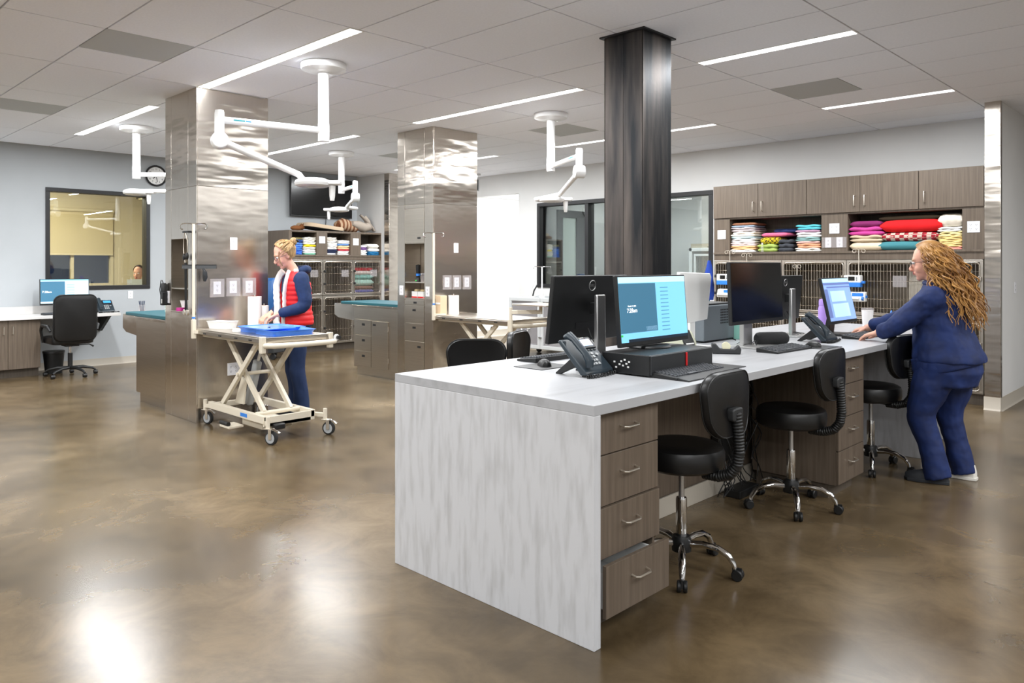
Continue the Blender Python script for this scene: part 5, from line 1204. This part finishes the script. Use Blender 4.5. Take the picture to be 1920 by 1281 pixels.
for k, x in enumerate((-7.12, -7.07)):
    u = thing('glass_jar', ('small clear jar nearer the clipper in the second column niche', 'small clear jar at the right of the second column niche')[k], 'jar', (x, 5.77, 1.2365))
    MB().lathe([(.001, 0), (.02, 0), (.02, .09), (.001, .09)], n=14).build('glass', 'clearplastic', u); MB().lathe([(.001, .09), (.021, .09), (.021, .105), (.001, .105)], n=14).build('lid', 'alu', u)
for k in range(3):
    u = thing('glove_box', ('left', 'middle', 'right')[k]+' white and red box in the lower niche of the second column', 'box', (-7.31+k*.115, 5.76, 1.0445), 0, 'supply boxes in the niche')
    MB().box(0, .105, 0, .12, 0, .075).build('carton', 'whiteplastic', u, smooth=False, bev=.001); MB().box(0, .105, -.001, 0, .0, .015).build('red_stripe', 'red', u, smooth=False); MB().box(.02, .08, .02, .1, .075, .1).build('contents', cmat('#c9b48a'), u, bev=.01)
# ================================================================ people
def fuse(mb, voxel, smooth=3, wrinkle=0, wscale=.12):
    o = mb.build('tmp', 'skin', None, smooth=False)
    r = o.modifiers.new('r', 'REMESH'); r.mode = 'VOXEL'; r.voxel_size = voxel
    if smooth:
        s = o.modifiers.new('s', 'SMOOTH'); s.iterations = smooth; s.factor = .5
    if wrinkle:
        tx = bpy.data.textures.new('w', 'CLOUDS'); tx.noise_scale = wscale; tx.noise_depth = 2
        d = o.modifiers.new('d', 'DISPLACE'); d.texture = tx; d.strength = wrinkle; d.mid_level = .5; d.texture_coords = 'LOCAL'
    dg = bpy.context.evaluated_depsgraph_get(); dg.update()
    me = bpy.data.meshes.new_from_object(o.evaluated_get(dg), depsgraph=dg)
    old = o.data; bpy.data.objects.remove(o); bpy.data.meshes.remove(old)
    me.shade_smooth(); return me
def fused(name, mb, m, parent, voxel, smooth=3, wrinkle=0, wscale=.12):
    me = fuse(mb, voxel, smooth, wrinkle, wscale); me.name = name; me.materials.clear(); me.materials.append(M(m) if isinstance(m, str) else m)
    o = bpy.data.objects.new(name, me); col.objects.link(o)
    if parent: o.parent = parent
    return o
def torso(mb, rings, n=28, g=0):
    # rings: (x, y, z, depth radius, half width) ; superellipse sections
    R = []
    for x, y, z, rx, ry in rings:
        ring = []
        for k in range(n):
            a = 2*PI*k/n; c, s = math.cos(a), math.sin(a)
            ring.append((x+(rx+g)*math.copysign(abs(c)**.85, c), y+(ry+g)*math.copysign(abs(s)**.85, s), z))
        R.append(ring)
    return mb.loft(R)
def limb(mb, pts, rad, g=0, n=14, end=True):
    P = [Vector(p) for p in pts]; F = []; Rr = []
    for i in range(len(P)-1):
        for j in range(5):
            F.append(P[i].lerp(P[i+1], j/5)); a, b = rad[i], rad[i+1]; Rr.append(a+(b-a)*j/5+g)
    F.append(P[-1]); Rr.append(rad[-1]+g)
    for it in range(2): F = [F[0]]+[(F[i-1]+F[i]*2+F[i+1])/4 for i in range(1, len(F)-1)]+[F[-1]]
    mb.tube(F, Rr, n); mb.ell(P[0], rad[0]+g)
    if end: mb.ell(P[-1], rad[-1]+g)
    return mb
def head(mb, T, s=1):
    q = mb.M; mb.M = T @ Matrix.Scale(s, 4)
    mb.ell((-.012, 0, .035), (.098, .076, .1), 24, 16)
    mb.ell((.03, 0, -.02), (.062, .062, .085), 20, 14)
    mb.ell((.032, 0, -.06), (.058, .05, .055), 18, 12)
    mb.ell((.066, 0, -.098), (.022, .024, .02), 12, 8)
    mb.ell((.068, 0, .03), (.024, .05, .028), 14, 10)
    for y in (-1, 1):
        mb.ell((.052, y*.034, -.035), (.03, .026, .032), 12, 8)
        mb.ell((-.008, y*.076, -.005), (.02, .009, .032), 12, 8)
    mb.tube([(.086, 0, .015), (.1, 0, -.012), (.116, 0, -.032)], [.009, .011, .013], 10); mb.ell((.108, 0, -.036), (.014, .017, .011), 10, 8)
    mb.ell((.088, 0, -.062), (.012, .022, .014), 12, 8)
    mb.M = q
def face_parts(body, T, s=1, glasses=True):
    TT_ = T @ Matrix.Scale(s, 4)
    def L(): m = MB(); m.M = TT_; return m
    L().ell((.096, 0, -.0575), (.008, .02, .0045)).ell((.095, 0, -.066), (.008, .018, .005)).build('lips', 'lips', body)
    for y in (-1, 1):
        e = L().ell((.08, y*.031, .008), (.013, .014, .010)).build('eye', 'eyewhite', body)
        L().ell((.091, y*.031, .006), (.003, .006, .006)).build('iris', 'iris', e)
        L().tube([(.086, y*.014, .026), (.09, y*.03, .031), (.078, y*.048, .027)], .0035, 6).build('eyebrow', 'hairblond', body)
    if glasses:
        g = bpy.data.objects.new('glasses', MB().mesh('x')) if False else None
        fr = L()
        for y in (-1, 1):
            fr.tube([(.104-.012*abs(math.cos(a))*(1 if y*math.cos(a) > 0 else .2), y*.033+.026*math.cos(a), .002+.019*math.sin(a)) for a in [2*PI*k/20 for k in range(20)]], .0016, 5, closed=True)
            fr.tube([(.094, y*.06, .006), (.05, y*.074, .008), (.0, y*.083, .006), (-.02, y*.083, -.01)], .0016, 5)
        fr.tube([(.104, -.008, .006), (.108, 0, .008), (.104, .008, .006)], .0016, 5)
        fr.build('glasses', 'frameblack', body)
def hand(mb, wrist, direc, palm, side, curl=.5, s=1):
    # wrist point, pointing direction, palm normal (towards what it touches), side = +1 thumb on the d x n side
    d = Vector(direc).normalized(); n = Vector(palm).normalized(); n = (n-d*n.dot(d)).normalized(); t = d.cross(n)*side
    w = Vector(wrist)
    P = lambda a, b, c: w+(d*a+t*b+n*c)*s
    mb.loft([[P(a, b*math.cos(q), c0+c*math.sin(q)) for q in [2*PI*k/12 for k in range(12)]] for a, b, c, c0 in ((-.02, .024, .019, 0), (.01, .029, .018, 0), (.05, .039, .016, -.002), (.085, .041, .013, -.002), (.098, .036, .009, 0))])
    for k, (off, ln) in enumerate(((.031, .068), (.0105, .078), (-.0105, .072), (-.031, .056))):
        sp = off*.25; a1, a2 = curl*.7, curl*1.6
        p0 = (.085, off, 0); p1 = (p0[0]+ln*.45*math.cos(a1), off+sp*.5, ln*.45*math.sin(a1)); p2 = (p1[0]+ln*.33*math.cos(a2), off+sp, p1[2]+ln*.33*math.sin(a2)); p3 = (p2[0]+ln*.26*math.cos(a2*1.3), off+sp*1.2, p2[2]+ln*.26*math.sin(a2*1.3))
        mb.tube([P(*p0), P(*p1), P(*p2), P(*p3)], [.0092*s, .0085*s, .0078*s, .0062*s], 9); mb.ell(P(*p3), .0064*s, 8, 6); mb.ell(P(*p1), .0088*s, 8, 6)
    q = [P(.02, .026, .004), P(.05, .05, .014), P(.078, .06, .018), P(.1, .06, .018)]
    mb.tube(q, [.013*s, .011*s, .0095*s, .007*s], 9); mb.ell(q[-1], .0072*s, 8, 6)
def shoe(name, parent, x, y, rz, m, sole, L_=.26):
    T = Matrix.Translation((x, y, 0)) @ Matrix.Rotation(rz, 4, 'Z')
    a = MB(); a.M = T; rings = []
    for u, w, h in ((-.09, .02, .05), (-.08, .034, .085), (-.03, .037, .09), (.03, .04, .075), (.09, .046, .055), (.14, .04, .045), (.165, .018, .03)):
        rings.append([(u, w*math.cos(q), .018+max(0, h*math.sin(q))) for q in [PI*k/10 for k in range(11)]])
    o = a.loft(rings).build(name, m, parent)
    b = MB(); b.M = T; b.prism([(-.095, -.03), (-.06, -.04), (.02, -.04), (.09, -.05), (.15, -.04), (.172, 0), (.15, .04), (.09, .05), (.02, .04), (-.06, .04), (-.095, .03)], 'z', .0, .022); b.build('sole', sole, o, bev=.004)
def cap_hair(T, s, rng, thick=.012, front=.055, low=-.07):
    # shell over the skull, open at the face
    mb = MB(); n, m = 40, 26; idx = {}; vs = []; fs = []
    for i in range(m+1):
        for k in range(n):
            th = PI*i/m; ph = 2*PI*k/n
            p = Vector((-.012+(.098+thick)*math.sin(th)*math.cos(ph), (.078+thick)*math.sin(th)*math.sin(ph), .035+(.1+thick)*math.cos(th)))
            idx[i, k] = len(vs); vs.append(T @ (p*s))
    def keep(i, k):
        th = PI*(i+.5)/m; ph = 2*PI*(k+.5)/n; x = math.sin(th)*math.cos(ph); z = math.cos(th)
        if x > .35 and z < .45+.3*(x-.35): return False
        if x > .0 and z < -.1+x*1.6: return False
        return z > -.75
    for i in range(m):
        for k in range(n):
            if keep(i, k): fs.append((idx[i, k], idx[i, (k+1) % n], idx[i+1, (k+1) % n], idx[i+1, k]))
    mb.add(vs, fs); return mb
# ---------------------------------------------------------------- woman in navy scrubs at the counter (faces -x)
def woman_navy():
    root_loc, rz = (-1.455, 5.66, 0), PI+.06
    TOR = [(.0, 0, .70, .165, .19), (-.015, 0, .78, .195, .21), (.0, 0, .88, .19, .205), (.03, 0, 1.0, .165, .18), (.05, 0, 1.1, .155, .18), (.045, 0, 1.2, .135, .185), (.045, 0, 1.27, .095, .16), (.06, 0, 1.31, .055, .08)]
    HT = Matrix.Translation((.115, .0, 1.455)) @ Matrix.Rotation(.16, 4, 'Y') @ Matrix.Rotation(.06, 4, 'Z')
    SL, SR = (.055, .185, 1.22), (.055, -.185, 1.22)
    EL, ER = (.25, .225, 1.035), (.33, -.27, 1.05)
    WL, WR = (.385, .165, .975), (.6, -.35, .965)
    hipL, hipR = (.02, .10, .80), (-.03, -.10, .80)
    kL, kR = (.145, .11, .44), (.02, -.12, .43)
    aL, aR = (.035, .12, .09), (-.075, -.12, .09)
    b = MB(); torso(b, TOR, g=-.03); head(b, HT)
    b.tube([(.05, 0, 1.27), (.075, 0, 1.33), (.1, 0, 1.39)], [.056, .05, .048], 16)
    limb(b, [SL, EL, WL], [.05, .04, .027], n=12); limb(b, [SR, ER, WR], [.05, .04, .027], n=12)
    hand(b, WL, (.95, -.1, -.32), (0, 0, -1), -1, .45); hand(b, WR, (.95, .1, -.3), (0, 0, -1), 1, .5)
    for h, k, a in ((hipL, kL, aL), (hipR, kR, aR)): limb(b, [h, k, a], [.085, .06, .042])
    body = fused('person', b, 'skin', None, .0055, 3)
    body.location = root_loc; body.rotation_euler = (0, 0, rz)
    tag(body, 'woman with long curly hair in navy scrubs leaning on the counter', 'person')
    face_parts(body, HT)
    j = MB(); torso(j, [(-.01, 0, .80, .205, .222), (-.008, 0, .83, .205, .222), *TOR[2:-1], (.055, 0, 1.305, .075, .1)], g=.012)
    limb(j, [SL, EL, (.345, .18, .99)], [.078, .062, .047], g=.006); limb(j, [SR, ER, (.54, -.335, .99)], [.078, .062, .047], g=.006)
    jk = fused('jacket', j, 'scrub', body, .009, 3, .022, .1)
    h = MB(); h.M = Matrix.Translation((0, 0, .78)) @ Matrix.Rotation(.3, 4, 'Y') @ Matrix.Translation((0, 0, -.78)); torso(h, [(-.002, 0, .735, .203, .217), (-.008, 0, .79, .212, .224), (-.005, 0, .86, .2, .21)], g=.006); fused('hem_band', h, 'scrub', jk, .008, 2, .006, .06)
    c = MB(); c.tube([(.06+.07*math.cos(a), .085*math.sin(a), 1.305+.012*math.cos(a)) for a in [2*PI*k/18 for k in range(18)]], .02, 8, closed=True); c.build('collar', 'scrub', jk)
    p = MB(); torso(p, [(-.005, 0, .64, .17, .195), (-.01, 0, .74, .2, .212), (0, 0, .84, .19, .2)])
    limb(p, [hipL, (.09, .105, .6), kL, (.075, .115, .25), (.03, .12, .035)], [.13, .115, .088, .074, .082], end=False); limb(p, [hipR, (-.01, -.11, .6), kR, (-.03, -.12, .25), (-.075, -.12, .035)], [.135, .115, .085, .072, .08], end=False)
    fused('trousers', p, 'scrub', body, .009, 3, .02, .1)
    shoe('shoe', body, .06, .12, .15, 'shoedark', 'shoedark'); shoe('shoe', body, -.06, -.12, -.05, 'shoesole', 'shoesole')
    cap = cap_hair(HT, 1.0, None, .018).build('hair', 'haircurl', body)
    r = random.Random(3); mb = MB()
    for q in range(330):
        th = r.uniform(.05, 1.9); ph = r.uniform(1.25, 2*PI-1.25) if th > .45 else r.uniform(.5, 2*PI-.5)
        p0 = HT @ Vector((-.012+.112*math.sin(th)*math.cos(ph), .092*math.sin(th)*math.sin(ph), .035+.114*math.cos(th)))
        out = HT.to_3x3() @ Vector((math.sin(th)*math.cos(ph), math.sin(th)*math.sin(ph), .25))
        y0 = p0.y; front = r.random() < .14
        if front: end = Vector((r.uniform(-.04, .06), math.copysign(r.uniform(.13, .2), y0), r.uniform(1.08, 1.24)))
        else: end = Vector((r.uniform(-.23, .04), y0*1.4+r.uniform(-.09, .09), r.uniform(1.0, 1.18)))
        mid = p0+out*r.uniform(.04, .085)+Vector((-.03 if not front else 0, 0, -.05)); mid2 = (mid+end)/2+Vector((r.uniform(-.05, .0), r.uniform(-.02, .02), .03))
        turns = r.uniform(3.5, 6); amp = r.uniform(.009, .017); a0 = r.uniform(0, 6.3); pts = []
        n = 34
        for i in range(n):
            u = i/(n-1); c0 = p0.lerp(mid, u); c1 = mid.lerp(mid2, u); c2 = mid2.lerp(end, u)
            c = c0.lerp(c1, u).lerp(c1.lerp(c2, u), u); am = amp*min(1, u*2.2)
            pts.append(c+Vector((am*math.cos(a0+turns*2*PI*u), am*math.sin(a0+turns*2*PI*u), 0)))
        rr = r.uniform(.0035, .0062)
        mb.tube(pts, [rr*(.7 if i < 2 else 1 if i < n-6 else .35+.1*(n-1-i)) for i in range(n)], 5)
    mb.build('curls', 'haircurl', cap, kind='stuff')
woman_navy()
# ---------------------------------------------------------------- woman in the red vest at the lift table
def woman_red():
    rz = -1.80
    HT = Matrix.Translation((.115, .0, 1.53)) @ Matrix.Rotation(.42, 4, 'Y') @ Matrix.Rotation(-.05, 4, 'Z')
    TOR = [(.0, 0, .80, .115, .16), (0, 0, .90, .118, .165), (.005, 0, 1.05, .098, .135), (.02, 0, 1.2, .108, .15), (.02, 0, 1.31, .09, .165), (.015, 0, 1.37, .06, .11), (.02, 0, 1.40, .045, .06)]
    SL, SR = (.01, .175, 1.31), (.01, -.175, 1.31); EL, ER = (-.02, .225, 1.06), (.02, -.225, 1.08); WL, WR = (.22, .12, .985), (.22, -.10, .985)
    hips = ((0, .085, .86), (0, -.085, .86)); kn = ((.03, .09, .47), (.02, -.09, .47)); an = ((-.02, .095, .09), (-.03, -.095, .09))
    b = MB(); torso(b, TOR, g=-.022); head(b, HT, .97)
    b.tube([(.015, 0, 1.36), (.05, 0, 1.42), (.085, 0, 1.47)], [.05, .045, .044], 16)
    limb(b, [SL, EL, WL], [.042, .034, .024], n=12); limb(b, [SR, ER, WR], [.042, .034, .024], n=12)
    hand(b, WL, (.9, -.25, -.55), (.35, 0, -1), -1, .55, .95); hand(b, WR, (.9, .25, -.5), (.3, 0, -1), 1, .55, .95)
    for h, k, a in zip(hips, kn, an): limb(b, [h, k, a], [.075, .052, .036])
    body = fused('person', b, 'skin', None, .0055, 3); body.location = (-6.44, 3.71, 0); body.rotation_euler = (0, 0, rz)
    tag(body, 'woman in a red quilted vest and navy clothes sorting blue trays', 'person')
    face_parts(body, HT, .97)
    j = MB(); torso(j, [(0, 0, .87, .125, .17), *TOR[1:-1]], g=.008); limb(j, [SL, EL, (.17, .14, 1.0)], [.068, .058, .042], g=.004); limb(j, [SR, ER, (.17, -.12, 1.0)], [.068, .058, .042], g=.004)
    jk = fused('sweater', j, 'navy', body, .009, 4, .012, .08)
    h = MB(); h.tube([(.0, -.1, 1.385), (-.05, -.085, 1.4), (-.085, -.03, 1.395), (-.09, .03, 1.395), (-.05, .085, 1.4), (.0, .1, 1.385), (.06, .06, 1.36)], [.02, .035, .042, .042, .035, .03, .015], 12); fused('hood', h, 'navy', jk, .008, 4, .008, .06)
    p = MB(); torso(p, [(-.005, 0, .76, .115, .155), (0, 0, .84, .118, .162), (0, 0, .92, .112, .158)])
    for h, k, a in zip(hips, kn, an): limb(p, [h, k, (a[0]+.01, a[1], .28), (a[0]+.005, a[1], .035)], [.088, .07, .068, .082], end=False)
    fused('trousers', p, 'scrubdark', body, .010, 4, .013, .1)
    shoe('shoe', body, 0, .095, .1, 'shoedark', 'shoesole'); shoe('shoe', body, -.01, -.095, -.1, 'shoedark', 'shoesole')
    # quilted vest: open ring with thickness
    rings = []; n = 44; N = 60
    for i in range(N+1):
        u = i/N; z = .88+u*.5
        prof = [(0, .145, .185), (.1, .15, .19), (.3, .135, .165), (.55, .142, .175), (.75, .135, .19), (.9, .11, .16), (1, .08, .105)]
        for (u0, a0, b0), (u1, a1, b1) in zip(prof[:-1], prof[1:]):
            if u0 <= u <= u1: f = (u-u0)/(u1-u0); rx, ry = a0+(a1-a0)*f, b0+(b1-b0)*f; break
        puff = .009*abs(math.sin(u*PI*11))**.6-.004
        outer, inner = [], []
        g0 = .42+.25*u
        for k in range(n+1):
            a = g0+(2*PI-2*g0)*k/n; c, s_ = math.cos(a), math.sin(a)
            sx = .02*u
            outer.append((sx+(rx+puff)*c, (ry+puff)*s_, z)); inner.append((sx+(rx-.018)*c, (ry-.018)*s_, z))
        rings.append(outer+inner[::-1])
    v = MB().loft(rings).build('vest', 'red', body, ang=60)
    for sgn, wd_ in ((0, .016), (n, .024)):
        pts = [Vector(r_[sgn])+Vector((.012, 0, 0)) for r_ in rings[::3]]
        if sgn: pts = [q+Vector((.02, .004, 0)) for q in pts]
        MB().tube(pts, [(wd_*1.3, wd_)]*len(pts), 10).build('fleece_edge', 'fleece', v)
    MB().tube([Vector(q)+Vector((0, 0, .005)) for q in rings[-1][4:n-3]], .018, 8).build('fleece_collar', 'fleece', v)
    cap = cap_hair(HT, .97, None, .012).build('hair', 'hairblond', body)
    r = random.Random(5); mb = MB()
    bun = HT @ Vector((-.125, 0, .085))
    for q in range(190):
        th = r.uniform(.1, 1.75); ph = r.uniform(1.0, 2*PI-1.0) if th > .7 else r.uniform(.3, 2*PI-.3)
        p0 = HT @ Vector((-.012+.108*math.sin(th)*math.cos(ph), .09*math.sin(th)*math.sin(ph), .035+.111*math.cos(th)))
        cen = HT @ Vector((-.012, 0, .035)); pts = []
        for i in range(12):
            u = i/11; c = p0.lerp(bun, u); d = (c-cen); L_ = d.length
            if L_ < .108: c = cen+d.normalized()*.108
            pts.append(c)
        mb.tube(pts, [.0035]*12, 5)
    for q in range(5):
        y = r.choice((-1, 1)); p0 = HT @ Vector((.05, y*.083, .06)); mb.tube([p0, p0+Vector((.004, y*.006, -.05)), p0+Vector((-.01, y*.008, -.1)), p0+Vector((-.03, y*.005, -.13))], .004, 5)
    mb.build('strands', 'hairblond', cap, kind='stuff')
    MB().ell(bun, (.035, .04, .04)).build('bun', 'hairblond', cap)
    MB().tube([bun+Vector((-.02, -.04, .02)), bun+Vector((-.045, 0, .0)), bun+Vector((-.02, .04, .02))], .009, 8).build('hair_clip', 'frameblack', cap)
woman_red()
# ---------------------------------------------------------------- person in the office behind the wall window
def person_office():
    HT = Matrix.Translation((.04, 0, 1.30)) @ Matrix.Rotation(.05, 4, 'Y')
    b = MB(); TOR = [(0, 0, .45, .12, .17), (0, 0, .6, .115, .16), (0, 0, .8, .105, .15), (0, 0, .98, .1, .17), (0, 0, 1.08, .06, .11)]
    torso(b, TOR, g=-.015); head(b, HT); b.tube([(0, 0, 1.05), (.02, 0, 1.2)], [.05, .047], 14)
    for s in (-1, 1):
        limb(b, [(0, s*.17, 1.02), (.03, s*.21, .8), (.25, s*.14, .78)], [.045, .038, .026], n=10); hand(b, (.25, s*.14, .78), (1, 0, -.05), (0, 0, -1), -s, .3)
        limb(b, [(0, s*.09, .5), (.4, s*.1, .5), (.38, s*.1, .08)], [.08, .06, .04], n=10)
    o = fused('person', b, 'skin', None, .007, 3); o.location = (-13.05, 4.66, 0); o.rotation_euler = (0, 0, -.75)
    tag(o, 'person with dark pulled-back hair seated behind the wall window', 'person'); face_parts(o, HT, 1, False)
    j = MB(); torso(j, TOR[:-1], g=.012)
    for s in (-1, 1): limb(j, [(0, s*.17, 1.02), (.03, s*.21, .8), (.22, s*.15, .78)], [.065, .055, .04], n=10)
    fused('top', j, 'plasticdk', o, .01, 3)
    p = MB(); torso(p, [(0, 0, .42, .12, .17), (0, 0, .56, .12, .17)])
    for s in (-1, 1): limb(p, [(0, s*.09, .5), (.4, s*.1, .5), (.38, s*.1, .08)], [.095, .075, .06], n=10)
    fused('trousers', p, 'scrubdark', o, .012, 3)
    cap_hair(HT, 1, None, .01).build('hair', 'hairdark', o)
    t = thing('office_stool', 'plain black seat under the person behind the wall window', 'chair', (-13.05, 4.66, 0))
    MB().lathe([(.001, .35), (.2, .35), (.21, .38), (.2, .41), (.001, .41)], n=24).build('seat', 'vinyl', t); MB().cyl((0, 0, .05), (0, 0, .35), .03).build('column', 'chrome', t); MB().lathe([(.001, 0), (.24, 0), (.24, .02), (.03, .06), (.001, .06)], n=24).build('foot', 'plastic', t)
    t = thing('office_monitor', 'white screen back standing in front of the person behind the window', 'monitor', (-12.35, 4.36, 0), -.3)
    MB().box(-.25, .4, -.5, .4, .70, .73).build('shelf', 'wallcream', t, smooth=False); MB().box(.0, .02, -.13, .13, .98, 1.22).build('panel', 'whiteplastic', t, smooth=False, bev=.004); MB().box(-.02, .0, -.03, .03, .73, 1.05).build('post', 'whiteplastic', t, smooth=False)
    for sx in (-.22, .36): MB().box(sx-.02, sx+.02, -.45, .35, 0, .7).build('leg', 'wallcream', t, smooth=False)
person_office()
